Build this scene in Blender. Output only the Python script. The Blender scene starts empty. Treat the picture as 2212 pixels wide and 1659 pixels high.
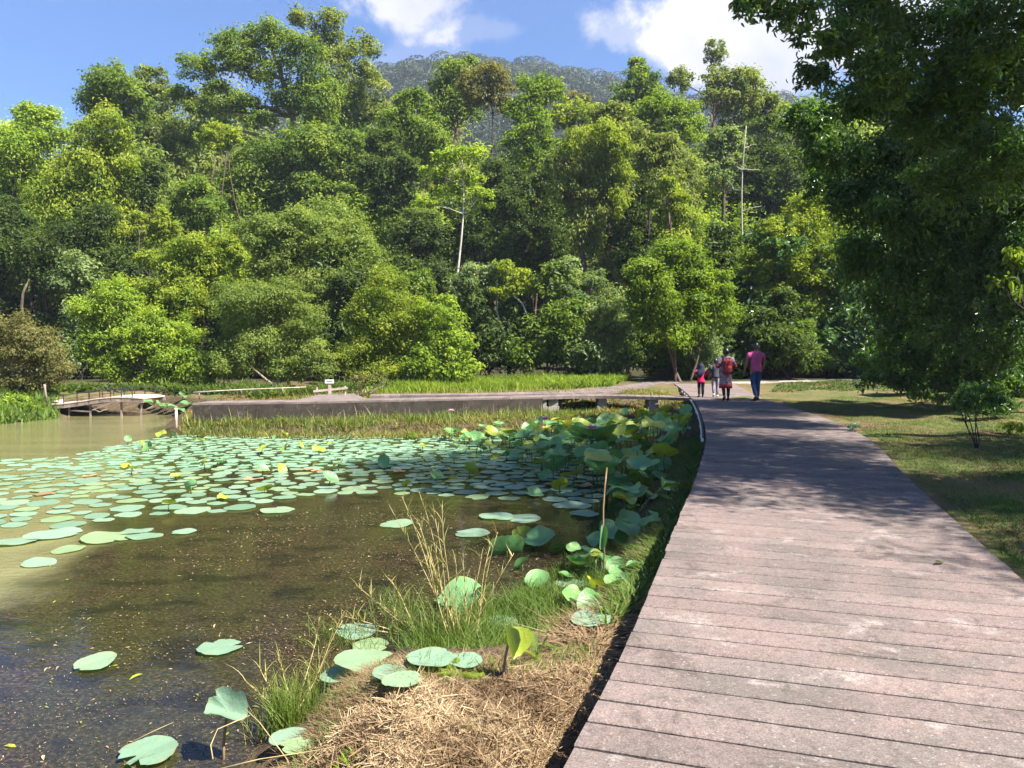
import bpy, math, random
import numpy as np
from mathutils import Vector, Matrix

random.seed(7)
RNG = np.random.default_rng(7)
SC = bpy.context.scene
COL = SC.collection
PI = math.pi

# ------------------------------------------------------------------ camera
CAMZ = 2.2
FPX = 770.0
PITCH = math.atan(34.0 / FPX)
K = 1024.0 / 2212.0
cam_data = bpy.data.cameras.new('camera')
cam_data.sensor_width = 36.0
cam_data.lens = FPX / 1024.0 * 36.0
cam_data.clip_start = 0.05
cam_data.clip_end = 4000.0
cam = bpy.data.objects.new('camera', cam_data)
COL.objects.link(cam)
cam.location = (0, 0, CAMZ)
cam.rotation_euler = (PI / 2 - PITCH, 0, 0)
SC.camera = cam

# ------------------------------------------------------------------ light
SUN_AZ, SUN_EL = math.radians(121), math.radians(53)
SUN_DIR = Vector((math.cos(SUN_EL) * math.sin(SUN_AZ), math.cos(SUN_EL) * math.cos(SUN_AZ), math.sin(SUN_EL)))
sd = bpy.data.lights.new('sun', 'SUN')
sd.energy = 5.0
sd.angle = math.radians(0.53)
sd.color = (1.0, 0.945, 0.85)
so = bpy.data.objects.new('sun', sd)
COL.objects.link(so)
so.rotation_euler = SUN_DIR.to_track_quat('Z', 'Y').to_euler()
so.location = (30, -5, 40)

W = bpy.data.worlds.new('World')
SC.world = W
W.use_nodes = True
SC.view_settings.view_transform = 'Standard'
SC.view_settings.look = 'None'
SC.view_settings.exposure = 2.05
SC.view_settings.gamma = 1.0
SKY_STRENGTH = 0.05
CLOUD = 0.26
cy = SC.cycles
cy.max_bounces = 6
cy.diffuse_bounces = 3
cy.glossy_bounces = 3
cy.transmission_bounces = 4
cy.transparent_max_bounces = 6
cy.volume_bounces = 0
cy.caustics_reflective = False
cy.caustics_refractive = False
cy.use_denoising = True
cy.use_adaptive_sampling = True
cy.adaptive_threshold = 0.02


def world_nodes():
    nt = W.node_tree
    N, L = nt.nodes, nt.links
    N.clear()
    out = N.new('ShaderNodeOutputWorld')
    sky = N.new('ShaderNodeTexSky')
    sky.sky_type = 'NISHITA'
    sky.sun_disc = False
    sky.sun_elevation = SUN_EL
    sky.sun_rotation = SUN_AZ
    sky.air_density = 1.0
    sky.dust_density = 0.5
    sky.ozone_density = 2.5
    bg = N.new('ShaderNodeBackground')
    bg.inputs['Strength'].default_value = SKY_STRENGTH
    hs = N.new('ShaderNodeHueSaturation')
    hs.inputs['Saturation'].default_value = 1.3
    hs.inputs['Hue'].default_value = 0.512
    L.new(sky.outputs[0], hs.inputs['Color'])
    L.new(hs.outputs[0], bg.inputs['Color'])
    tc = N.new('ShaderNodeTexCoord')
    sep = N.new('ShaderNodeSeparateXYZ')
    L.new(tc.outputs['Generated'], sep.inputs[0])

    def m(op, a, b=None, c=None):
        n = N.new('ShaderNodeMath')
        n.operation = op
        for i, v in enumerate((a, b, c)):
            if v is None:
                continue
            if isinstance(v, (int, float)):
                n.inputs[i].default_value = v
            else:
                L.new(v, n.inputs[i])
        return n.outputs[0]
    ypos = m('MAXIMUM', sep.outputs[1], 0.02)
    px = m('DIVIDE', sep.outputs[0], ypos)
    pz = m('DIVIDE', sep.outputs[2], ypos)
    comb = N.new('ShaderNodeCombineXYZ')
    L.new(px, comb.inputs[0])
    L.new(pz, comb.inputs[1])
    ns = N.new('ShaderNodeTexNoise')
    ns.inputs['Scale'].default_value = 9.0
    ns.inputs['Detail'].default_value = 8.0
    ns.inputs['Roughness'].default_value = 0.62
    ns.inputs['Distortion'].default_value = 0.25
    L.new(comb.outputs[0], ns.inputs['Vector'])
    nz = ns.outputs['Fac']
    total = None
    #  centre x, centre z, half width, half height, density
    for cx, cz, a, b, dens, ragged in ((-0.127, 0.475, 0.085, 0.085, 0.95, 1.2), (0.30, 0.40, 0.165, 0.070, 1.3, 0.9),
                               (0.16, 0.405, 0.05, 0.04, 0.5, 1.6), (-0.05, 0.41, 0.06, 0.02, 0.22, 1.5),
                               (-0.33, 0.36, 0.05, 0.02, 0.2, 1.6), (-0.12, 0.37, 0.06, 0.06, 0.18, 1.5),
                               (0.55, 0.43, 0.14, 0.07, 0.8, 1.3)):
        dx = m('POWER', m('ABSOLUTE', m('DIVIDE', m('SUBTRACT', px, cx), a)), 2.0)
        dz = m('POWER', m('ABSOLUTE', m('DIVIDE', m('SUBTRACT', pz, cz), b)), 2.0)
        d = m('SQRT', m('ADD', dx, dz))
        d2 = m('ADD', d, m('MULTIPLY', m('SUBTRACT', nz, 0.5), ragged * 2.2))
        mr = N.new('ShaderNodeMapRange')
        mr.interpolation_type = 'SMOOTHSTEP'
        mr.inputs['From Min'].default_value = 1.25
        mr.inputs['From Max'].default_value = 0.70
        mr.inputs['To Min'].default_value = 0.0
        mr.inputs['To Max'].default_value = dens
        L.new(d2, mr.inputs['Value'])
        total = mr.outputs[0] if total is None else m('MAXIMUM', total, mr.outputs[0])
    total = m('MULTIPLY', m('MINIMUM', total, 1.0), m('GREATER_THAN', sep.outputs[1], 0.05))
    ns2 = N.new('ShaderNodeTexNoise')
    ns2.inputs['Scale'].default_value = 7.0
    ns2.inputs['Detail'].default_value = 4.0
    L.new(comb.outputs[0], ns2.inputs['Vector'])
    cr = N.new('ShaderNodeValToRGB')
    cr.color_ramp.elements[0].position = 0.3
    cr.color_ramp.elements[0].color = (0.66, 0.68, 0.82, 1)
    cr.color_ramp.elements[1].position = 0.6
    cr.color_ramp.elements[1].color = (1.0, 0.98, 1.0, 1)
    L.new(ns2.outputs['Fac'], cr.inputs[0])
    bc = N.new('ShaderNodeBackground')
    bc.inputs['Strength'].default_value = CLOUD
    L.new(cr.outputs[0], bc.inputs['Color'])
    mx = N.new('ShaderNodeMixShader')
    L.new(total, mx.inputs[0])
    L.new(bg.outputs[0], mx.inputs[1])
    L.new(bc.outputs[0], mx.inputs[2])
    L.new(mx.outputs[0], out.inputs['Surface'])


world_nodes()

# ------------------------------------------------------------------ picture -> place helpers (2212 x 1659 grid of the photograph)
CP, SP = math.cos(PITCH), math.sin(PITCH)


def ray(x, y):
    u = (x * K - 512.0) / FPX
    w = (384.0 - y * K) / FPX
    return np.array([u, CP + w * SP, -SP + w * CP])


def at_z(x, y, z):
    r = ray(x, y)
    t = (z - CAMZ) / r[2]
    return np.array([0, 0, CAMZ]) + r * t


def at_d(x, y, D):
    r = ray(x, y)
    t = D / r[1]
    return np.array([0, 0, CAMZ]) + r * t


PXM = K / FPX                 # metres per photograph pixel per metre of distance


# ------------------------------------------------------------------ mesh helpers
def tag(o, label=None, cat=None, group=None, kind=None):
    if label:
        o['label'] = label
    if cat:
        o['category'] = cat
    if group:
        o['group'] = group
    if kind:
        o['kind'] = kind
    return o


def empty(name, loc=(0, 0, 0), label=None, cat=None, group=None):
    o = bpy.data.objects.new(name, None)
    COL.objects.link(o)
    o.location = loc
    o.empty_display_size = 0.2
    return tag(o, label, cat, group)


def make_mesh(name, V, faces, mats, tone=None, smooth=False, mat_idx=None):
    """V (n,3); faces: list of int arrays (m,k)"""
    me = bpy.data.meshes.new(name)
    V = np.asarray(V, dtype=np.float32)
    me.vertices.add(len(V))
    me.vertices.foreach_set('co', V.ravel())
    faces = [np.asarray(f, dtype=np.int32) for f in faces if len(f)]
    nl = sum(f.size for f in faces)
    npoly = sum(len(f) for f in faces)
    me.loops.add(nl)
    me.polygons.add(npoly)
    vi = np.concatenate([f.ravel() for f in faces])
    tot = np.concatenate([np.full(len(f), f.shape[1], dtype=np.int32) for f in faces])
    start = np.concatenate([[0], np.cumsum(tot)[:-1]]).astype(np.int32)
    me.loops.foreach_set('vertex_index', vi)
    me.polygons.foreach_set('loop_start', start)
    me.polygons.foreach_set('use_smooth', np.full(npoly, bool(smooth)))
    if not isinstance(mats, (list, tuple)):
        mats = [mats]
    for m in mats:
        me.materials.append(m)
    if mat_idx is not None:
        me.polygons.foreach_set('material_index', np.asarray(mat_idx, dtype=np.int32))
    if tone is not None:
        a = me.attributes.new('tone', 'FLOAT', 'FACE')
        a.data.foreach_set('value', np.asarray(tone, dtype=np.float32))
    me.update(calc_edges=True)
    return me


def link(name, me, parent=None, loc=None):
    o = bpy.data.objects.new(name, me)
    COL.objects.link(o)
    if parent is not None:
        o.parent = parent
    if loc is not None:
        o.location = loc
    return o


class MB:
    """collects boxes, tubes, lofts into one mesh"""

    def __init__(self):
        self.V, self.Q, self.T, self.N, self.n = [], [], [], [], 0

    def add(self, V, quads=None, tris=None, ngons=None):
        V = np.asarray(V, dtype=float)
        self.V.append(V)
        if quads is not None and len(quads):
            self.Q.append(np.asarray(quads) + self.n)
        if tris is not None and len(tris):
            self.T.append(np.asarray(tris) + self.n)
        for g in ngons or ():
            self.N.append(np.asarray([g]) + self.n)
        self.n += len(V)
        return self

    def box(self, c, s, rot=None):
        h = np.array(s) / 2.0
        V = np.array([[x, y, z] for z in (-1, 1) for y in (-1, 1) for x in (-1, 1)]) * h
        if rot is not None:
            V = V @ np.array(rot).T
        V = V + np.array(c)
        return self.add(V, [[0, 2, 3, 1], [4, 5, 7, 6], [0, 1, 5, 4], [2, 6, 7, 3], [0, 4, 6, 2], [1, 3, 7, 5]])

    def beam(self, a, b, w, h):
        a, b = np.array(a, float), np.array(b, float)
        d = b - a
        L = np.linalg.norm(d)
        d /= L
        up = np.array([0, 0, 1.0]) if abs(d[2]) < 0.95 else np.array([0, 1.0, 0])
        s = np.cross(d, up)
        s /= np.linalg.norm(s)
        u = np.cross(s, d)
        return self.box((a + b) / 2, (L, w, h), np.stack([d, s, u], axis=1))

    def tube(self, pts, rad, sides=8, caps=True, squash=None):
        V, q = tube_arrays(pts, rad, sides)
        n = len(pts)
        ng = []
        if caps:
            ng = [list(range(sides))[::-1], list(range((n - 1) * sides, n * sides))]
        return self.add(V, q, ngons=ng)

    def loft(self, rings, sides=16, caps=True):
        """rings: (cx,cy,z,rx,ry) or with a 6th tilt"""
        a = np.linspace(0, 2 * PI, sides, endpoint=False)
        V = []
        for r in rings:
            V.append(np.stack([r[0] + np.cos(a) * r[3], r[1] + np.sin(a) * r[4], np.full(sides, r[2])], axis=1))
        V = np.concatenate(V)
        q = []
        for i in range(len(rings) - 1):
            for k in range(sides):
                k2 = (k + 1) % sides
                q.append([i * sides + k, i * sides + k2, (i + 1) * sides + k2, (i + 1) * sides + k])
        n = len(rings)
        ng = [list(range(sides))[::-1], list(range((n - 1) * sides, n * sides))] if caps else []
        return self.add(V, q, ngons=ng)

    def build(self, name, mat, parent=None, smooth=False, loc=None):
        F = []
        if self.Q:
            F.append(np.concatenate(self.Q))
        if self.T:
            F.append(np.concatenate(self.T))
        F += self.N
        me = make_mesh(name, np.concatenate(self.V), F, mat, smooth=smooth)
        return link(name, me, parent, loc)


def tube_arrays(pts, rad, sides=8):
    P = np.asarray(pts, float)
    n = len(P)
    R = np.full(n, rad, float) if np.isscalar(rad) else np.asarray(rad, float)
    T = np.gradient(P, axis=0)
    T /= np.linalg.norm(T, axis=1, keepdims=True) + 1e-9
    ref = np.array([0.0, 0, 1]) if abs(T[0][2]) < 0.9 else np.array([1.0, 0, 0])
    a = np.linspace(0, 2 * PI, sides, endpoint=False)
    V = np.zeros((n, sides, 3))
    u = np.cross(T[0], ref)
    u /= np.linalg.norm(u)
    for i in range(n):
        u = u - T[i] * np.dot(u, T[i])
        u /= np.linalg.norm(u) + 1e-9
        v = np.cross(T[i], u)
        V[i] = P[i] + R[i] * (np.cos(a)[:, None] * u + np.sin(a)[:, None] * v)
    q = []
    for i in range(n - 1):
        k = np.arange(sides)
        k2 = (k + 1) % sides
        q.append(np.stack([i * sides + k, i * sides + k2, (i + 1) * sides + k2, (i + 1) * sides + k], axis=1))
    return V.reshape(-1, 3), np.concatenate(q)


def unit(v):
    return v / (np.linalg.norm(v, axis=-1, keepdims=True) + 1e-9)


def rand_dirs(n, rng):
    return unit(rng.normal(size=(n, 3)))


def leaf_arrays(C, D, N, Ls, Ws, rich=False, fold=0.25):
    """leaf quads: centre, tip direction, normal, length, width"""
    D = unit(D - N * np.sum(D * N, axis=1, keepdims=True))
    R = np.cross(N, D)
    Ls = Ls[:, None]
    Ws = Ws[:, None]
    n = len(C)
    if not rich:
        V = np.stack([C - D * Ls * .5, C + R * Ws * .5 + N * Ws * fold - D * Ls * .08, C + D * Ls * .5 - N * Ls * .08, C - R * Ws * .5 + N * Ws * fold - D * Ls * .08], axis=1)
        F = np.arange(n * 4).reshape(n, 4)
        return V.reshape(-1, 3), F
    b = C - D * Ls * .5
    t = C + D * Ls * .5 - N * Ls * .14
    r1 = C - D * Ls * .22 + R * Ws * .46 + N * Ws * fold
    r2 = C + D * Ls * .16 + R * Ws * .38 + N * Ws * fold * .6
    l1 = C - D * Ls * .22 - R * Ws * .46 + N * Ws * fold
    l2 = C + D * Ls * .16 - R * Ws * .38 + N * Ws * fold * .6
    V = np.stack([b, r1, r2, t, l2, l1], axis=1)
    base = (np.arange(n) * 6)[:, None]
    F = np.concatenate([base + np.array([0, 1, 2, 3]), base + np.array([0, 3, 4, 5])], axis=1).reshape(-1, 4)
    return V.reshape(-1, 3), F


# ------------------------------------------------------------------ materials
class NT:
    def __init__(self, name):
        self.mat = bpy.data.materials.new(name)
        self.mat.use_nodes = True
        self.nt = self.mat.node_tree
        self.N, self.L = self.nt.nodes, self.nt.links
        self.N.clear()
        self.out = self.N.new('ShaderNodeOutputMaterial')

    def new(self, t, **kw):
        n = self.N.new(t)
        for k, v in kw.items():
            setattr(n, k, v)
        return n

    def put(self, sock, v):
        if isinstance(v, bpy.types.NodeSocket):
            self.L.new(v, sock)
        elif isinstance(v, (tuple, list)) and len(v) == 3 and sock.type == 'RGBA':
            sock.default_value = (*v, 1)
        else:
            sock.default_value = v

    def pos(self):
        return self.new('ShaderNodeNewGeometry').outputs['Position']

    def obj(self):
        return self.new('ShaderNodeTexCoord').outputs['Object']

    def noise(self, vec, scale, detail=4, rough=.55, dist=0.0):
        n = self.new('ShaderNodeTexNoise')
        self.L.new(vec, n.inputs['Vector'])
        n.inputs['Scale'].default_value = scale
        n.inputs['Detail'].default_value = detail
        n.inputs['Roughness'].default_value = rough
        n.inputs['Distortion'].default_value = dist
        return n.outputs['Fac']

    def scalev(self, vec, s):
        n = self.new('ShaderNodeVectorMath', operation='MULTIPLY')
        self.L.new(vec, n.inputs[0])
        n.inputs[1].default_value = s
        return n.outputs[0]

    def ramp(self, fac, stops, interp='LINEAR'):
        n = self.new('ShaderNodeValToRGB')
        cr = n.color_ramp
        cr.interpolation = interp
        while len(cr.elements) > 1:
            cr.elements.remove(cr.elements[-1])
        cr.elements[0].position = stops[0][0]
        cr.elements[0].color = (*stops[0][1], 1)
        for p, c in stops[1:]:
            e = cr.elements.new(p)
            e.color = (*c, 1)
        self.L.new(fac, n.inputs[0])
        return n.outputs['Color']

    def gray(self, fac, a, b):
        n = self.new('ShaderNodeMapRange', interpolation_type='SMOOTHSTEP')
        self.L.new(fac, n.inputs[0])
        n.inputs[1].default_value = a
        n.inputs[2].default_value = b
        return n.outputs[0]

    def mix(self, fac, a, b):
        n = self.new('ShaderNodeMix', data_type='RGBA')
        self.put(n.inputs[0], fac)
        self.put(n.inputs[6], a)
        self.put(n.inputs[7], b)
        return n.outputs[2]

    def math(self, op, a, b=None):
        n = self.new('ShaderNodeMath', operation=op)
        self.put(n.inputs[0], a)
        if b is not None:
            self.put(n.inputs[1], b)
        return n.outputs[0]

    def attr(self, name):
        n = self.new('ShaderNodeAttribute', attribute_name=name)
        return n.outputs['Fac']

    def bump(self, h, strength, dist=0.02):
        n = self.new('ShaderNodeBump')
        n.inputs['Strength'].default_value = strength
        n.inputs['Distance'].default_value = dist
        self.L.new(h, n.inputs['Height'])
        return n.outputs[0]

    def principled(self, color, rough=.6, spec=.4, normal=None, metallic=0.0, ior=None):
        p = self.new('ShaderNodeBsdfPrincipled')
        self.put(p.inputs['Base Color'], color)
        self.put(p.inputs['Roughness'], rough)
        p.inputs['Specular IOR Level'].default_value = spec
        p.inputs['Metallic'].default_value = metallic
        if ior:
            p.inputs['IOR'].default_value = ior
        if normal is not None:
            self.L.new(normal, p.inputs['Normal'])
        return p.outputs[0]

    def done(self, shader):
        self.L.new(shader, self.out.inputs['Surface'])
        return self.mat


def leaf_mat(name, dark, mid, light, trans=.5, rough=.5, spec=.22, tcol=(1.45, 1.4, .45)):
    m = NT(name)
    c = m.ramp(m.attr('tone'), [(0.05, dark), (0.5, mid), (0.95, light)])
    p = m.principled(c, rough, spec)
    t = m.new('ShaderNodeBsdfTranslucent')
    tm = m.new('ShaderNodeMix', data_type='RGBA', blend_type='MULTIPLY')
    tm.inputs[0].default_value = 1.0
    m.L.new(c, tm.inputs[6])
    tm.inputs[7].default_value = (*tcol, 1)
    m.L.new(tm.outputs[2], t.inputs[0])
    mx = m.new('ShaderNodeMixShader')
    mx.inputs[0].default_value = trans
    m.L.new(p, mx.inputs[1])
    m.L.new(t.outputs[0], mx.inputs[2])
    return m.done(mx.outputs[0])


def flat_mat(name, color, rough=.7, spec=.3, var=.25, scale=8.0, bump=.0):
    m = NT(name)
    f = m.noise(m.obj(), scale, 5)
    c2 = tuple(min(1, v * (1 + var)) for v in color)
    c1 = tuple(v * (1 - var) for v in color)
    c = m.ramp(f, [(.3, c1), (.7, c2)])
    nrm = m.bump(m.noise(m.obj(), scale * 4, 4), bump, .02) if bump else None
    return m.done(m.principled(c, rough, spec, nrm))


LM = {
    'deep': leaf_mat('leaf deep green', (0.032, 0.059, 0.015), (0.064, 0.104, 0.022), (0.134, 0.185, 0.036)),
    'mid': leaf_mat('leaf mid green', (0.059, 0.111, 0.022), (0.127, 0.199, 0.033), (0.252, 0.317, 0.048)),
    'bright': leaf_mat('leaf bright green', (0.103, 0.181, 0.021), (0.216, 0.311, 0.035), (0.355, 0.442, 0.053)),
    'lime': leaf_mat('leaf lime green', (0.079, 0.143, 0.014), (0.152, 0.237, 0.025), (0.242, 0.319, 0.035)),
    'yellow': leaf_mat('leaf yellow green', (0.110, 0.172, 0.019), (0.214, 0.283, 0.033), (0.331, 0.373, 0.047)),
    'olive': leaf_mat('leaf olive', (0.081, 0.121, 0.031), (0.164, 0.215, 0.053), (0.279, 0.309, 0.086)),
    'grey': leaf_mat('leaf grey green', (0.075, 0.123, 0.050), (0.157, 0.223, 0.085), (0.297, 0.363, 0.157)),
    'rust': leaf_mat('leaf rusty olive', (.075, .078, .026), (.165, .165, .055), (.26, .245, .10)),
    'pale': leaf_mat('leaf pale olive', (0.085, 0.127, 0.027), (0.165, 0.226, 0.047), (0.260, 0.319, 0.076)),
    'shade': leaf_mat('leaf glossy shade tone', (0.031, 0.074, 0.022), (0.062, 0.128, 0.031), (0.129, 0.231, 0.043), trans=.42, rough=.3, spec=.5),  # dark leaf colour also carries the shade of the right-hand trees
    'far': leaf_mat('leaf far hill', (.009, .020, .010), (.020, .036, .016), (.042, .062, .024), trans=.2),
    'aqua': leaf_mat('lotus blade', (.15, .27, .165), (.21, .35, .23), (.28, .41, .30), trans=.25, rough=.38, spec=.5, tcol=(1.2, 1.4, .4)),
    'aquadark': leaf_mat('lotus blade raised', (.05, .13, .06), (.085, .19, .10), (.11, .22, .14), trans=.38, rough=.38, spec=.5, tcol=(1.8, 1.7, .25)),
    'aquayellow': leaf_mat('lotus blade yellowing', (.14, .22, .02), (.22, .30, .03), (.32, .32, .05), trans=.4, tcol=(1.2, 1.3, .4)),
    'grass': leaf_mat('grass blade', (0.041, 0.082, 0.013), (0.082, 0.139, 0.021), (0.139, 0.180, 0.037), trans=.35),
    'lawn': leaf_mat('lawn blade', (.040, .080, .014), (.075, .130, .022), (.19, .16, .055), trans=.35),
    'field': leaf_mat('field blade', (0.074, 0.131, 0.010), (0.139, 0.213, 0.016), (0.213, 0.254, 0.033), trans=.4),
    'weed': leaf_mat('water weed blade', (0.082, 0.090, 0.016), (0.156, 0.156, 0.037), (0.246, 0.213, 0.066), trans=.35),
    'straw': leaf_mat('dry straw', (.10, .063, .032), (.245, .168, .092), (.41, .315, .185), trans=.15, rough=.6, spec=.2, tcol=(1.1, .98, .7)),
    'reed': leaf_mat('reed blade', (0.131, 0.156, 0.033), (0.246, 0.246, 0.074), (0.377, 0.312, 0.148), trans=.3),
    'litter': leaf_mat('floating litter', (0.041, 0.025, 0.011), (0.131, 0.090, 0.041), (0.344, 0.271, 0.164), trans=.1),
}


def bark(name, a, b, scale=3.0):
    m = NT(name)
    o = m.scalev(m.pos(), (1, 1, .25))
    f = m.noise(o, scale * 3, 6, .65)
    c = m.ramp(f, [(.3, a), (.7, b)])
    return m.done(m.principled(c, .85, .2, m.bump(m.noise(o, scale * 8, 5), .6, .05)))


BK = {
    'brown': bark('bark brown', (.05, .035, .025), (.14, .10, .075)),
    'pale': bark('bark pale', (.30, .27, .22), (.55, .51, .44)),
    'ash': bark('bark ash', (.20, .18, .15), (.38, .35, .30)),
    'tan': bark('bark tan', (.16, .12, .085), (.32, .26, .19)),
    'dark': bark('bark dark', (.022, .016, .014), (.06, .045, .038)),
}

# ------------------------------------------------------------------ layout of pond, walkway, ground
DECK_Z = 0.75


def curve(pts, z):
    return np.array([at_z(x, y, z)[:2] for x, y in pts])


LEFT = curve([(1215, 1659), (1310, 1480), (1375, 1340), (1430, 1210), (1465, 1120), (1500, 1040), (1518, 985), (1525, 945), (1521, 915), (1512, 888), (1497, 862), (1475, 842), (1455, 828)], DECK_Z)
RIGHT = curve([(2212, 1255), (2070, 1130), (1990, 1060), (1940, 1010), (1880, 950), (1800, 910), (1740, 889), (1692, 873), (1655, 864), (1618, 846), (1585, 829)], DECK_Z)
_d = LEFT[1] - LEFT[0]
_d /= np.linalg.norm(_d)
_p = np.array([_d[1], -_d[0]])
LEFT = np.concatenate([[LEFT[0] - _d * 5.5, LEFT[0] - _d * 2.5], LEFT])
RIGHT = np.concatenate([[LEFT[0] + _p * 2.25, LEFT[1] + _p * 2.25, LEFT[2] + _p * 2.25], RIGHT])


def resample(P, step):
    # Catmull-Rom through P, then even steps
    Q = []
    for i in range(len(P) - 1):
        p0, p1, p2, p3 = P[max(i - 1, 0)], P[i], P[i + 1], P[min(i + 2, len(P) - 1)]
        for t in np.linspace(0, 1, 24, endpoint=False):
            Q.append(.5 * ((2 * p1) + (p2 - p0) * t + (2 * p0 - 5 * p1 + 4 * p2 - p3) * t * t + (3 * p1 - p0 - 3 * p2 + p3) * t ** 3))
    Q.append(P[-1])
    Q = np.array(Q)
    s = np.concatenate([[0], np.cumsum(np.linalg.norm(np.diff(Q, axis=0), axis=1))])
    n = int(round(s[-1] / step)) + 1
    ss = np.linspace(0, s[-1], n)
    return np.stack([np.interp(ss, s, Q[:, k]) for k in range(Q.shape[1])], axis=1)


LF = resample(LEFT, 0.05)
RF = resample(RIGHT, 0.05)


def deck_pairs(step):
    """matching points across the walkway: for every step of the middle line one left and one right edge point"""
    a, b = [], []
    j = 0
    for i in range(0, len(LF)):
        d = np.linalg.norm(RF - LF[i], axis=1)
        jj = int(np.argmin(d))
        j = max(j, jj)
        a.append(LF[i])
        b.append(RF[j])
    a, b = np.array(a), np.array(b)
    # smooth the pairing so the planks fan evenly round the bend
    k = np.ones(31) / 31
    pad = lambda q: np.concatenate([np.repeat(q[:1], 15, 0), q, np.repeat(q[-1:], 15, 0)])
    b = np.stack([np.convolve(pad(b)[:, c], k, 'valid') for c in range(2)], axis=1)
    mid = (a + b) / 2
    s = np.concatenate([[0], np.cumsum(np.linalg.norm(np.diff(mid, axis=0), axis=1))])
    ss = np.arange(0, s[-1], step)
    f = lambda q: np.stack([np.interp(ss, s, q[:, c]) for c in range(2)], axis=1)
    return f(a), f(b)


def edge_x(E, Y):
    o = np.argsort(E[:, 1])
    return np.interp(Y, E[o, 1], E[o, 0])


POND = np.array([at_z(x, y, 0)[:2] for x, y in [(520, 1700), (585, 1600), (690, 1510), (760, 1440), (880, 1420), (1010, 1440), (1160, 1400), (1260, 1330), (1330, 1240), (1380, 1150), (1425, 1050), (1450, 990),
                                               (1455, 945), (1380, 918), (1200, 926), (900, 938), (560, 938), (400, 936), (372, 922), (395, 898), (330, 890), (240, 892), (150, 897), (60, 908), (0, 914)]])
POND = np.concatenate([[[-1.9, 1.2], [-1.2, 1.9]], POND, [[-24, 22.5], [-40, 16], [-40, -6], [-2.2, -6]]])


def pond_sd(X, Y):
    """signed distance to the waterline, positive on land"""
    sh = X.shape
    P = np.stack([X.ravel(), Y.ravel()], axis=1)
    best = np.full(len(P), 1e9)
    inside = np.zeros(len(P), bool)
    n = len(POND)
    for i in range(n):
        a, b = POND[i], POND[(i + 1) % n]
        ab = b - a
        t = np.clip(((P - a) @ ab) / (ab @ ab + 1e-12), 0, 1)
        d = np.linalg.norm(P - (a + t[:, None] * ab), axis=1)
        best = np.minimum(best, d)
        cond = ((a[1] > P[:, 1]) != (b[1] > P[:, 1]))
        xi = (b[0] - a[0]) * (P[:, 1] - a[1]) / (b[1] - a[1] + 1e-12) + a[0]
        inside ^= cond & (P[:, 0] < xi)
    return np.where(inside, -best, best).reshape(sh)


def hills(X, Y):
    b1 = 96 * np.exp(-((X + 25) / np.where(X < -25, 150, 185)) ** 2 - ((Y - 415) / 150) ** 2)
    b2 = 30 * np.exp(-((X - 150) / 62) ** 2 - ((Y - 400) / 140) ** 2)
    return b1 + b2 + np.clip(Y - 42, 0, 400) * .10 + np.clip(Y - 110, 0, 300) * .03


def ground(X, Y):
    X, Y = np.asarray(X, float), np.asarray(Y, float)
    s = pond_sd(X, Y)
    land = np.where(X > edge_x(LF, np.clip(Y, 0, 34)) + .8, .62, .40)
    land = np.where((Y > 16.5) & (Y <= 26) & (X < edge_x(LF, np.clip(Y, 0, 34)) - .6), .12 + np.clip(Y - 24.6, 0, 1.4) * .27, land)
    land = np.where(Y > 26, .5 + np.clip(Y - 26, 0, 10) * .012, land)
    land = land + .03 * np.sin(X * 1.7 + Y * .9) + .02 * np.sin(X * 4.1 - Y * 3.3)
    z = np.where(s < 0, np.maximum(-.8, s * .35 - .03), np.minimum(land, -.03 + s * .55))
    return z + hills(X, Y)


def axis(segs):
    return np.unique(np.round(np.concatenate([np.arange(a, b, s) for a, b, s in segs]), 4))


xs = axis([(-700, -60, 24), (-60, -24, 1.5), (-24, 24, .22), (24, 60, 1.5), (60, 720, 24)])
ys = axis([(-40, 0, 2), (0, 30, .22), (30, 60, 1.0), (60, 640, 9)])
GX, GY = np.meshgrid(xs, ys)
GZ = ground(GX, GY)
idx = np.arange(GX.size).reshape(GX.shape)
quads = np.stack([idx[:-1, :-1], idx[:-1, 1:], idx[1:, 1:], idx[1:, :-1]], axis=-1).reshape(-1, 4)

m = NT('ground soil')
p = m.pos()
n1, n2, n3 = m.noise(p, .9, 5), m.noise(p, 7, 5), m.noise(p, 45, 3)
grassy = m.mix(m.gray(n1, .42, .6), (.085, .10, .027), (.16, .105, .055))
grassy = m.mix(m.gray(n2, .5, .75), grassy, (.19, .15, .07))
sepx = m.new('ShaderNodeSeparateXYZ')
m.L.new(p, sepx.inputs[0])
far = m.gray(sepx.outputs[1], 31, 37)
soil = m.mix(m.gray(n2, .35, .65), (.045, .032, .02), (.10, .07, .04))
low = m.gray(sepx.outputs[2], .57, .48)
c = m.mix(low, grassy, soil)
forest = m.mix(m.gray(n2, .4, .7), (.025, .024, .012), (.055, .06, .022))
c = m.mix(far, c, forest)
c = m.mix(m.math('MULTIPLY', m.gray(n3, .4, .7), .45), c, (.05, .04, .022))
GROUND_MAT = m.done(m.principled(c, .95, .15, m.bump(n3, .8, .05)))
tag(link('ground', make_mesh('ground', np.stack([GX, GY, GZ], -1).reshape(-1, 3), [quads], GROUND_MAT, smooth=True)), kind='structure')

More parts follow.
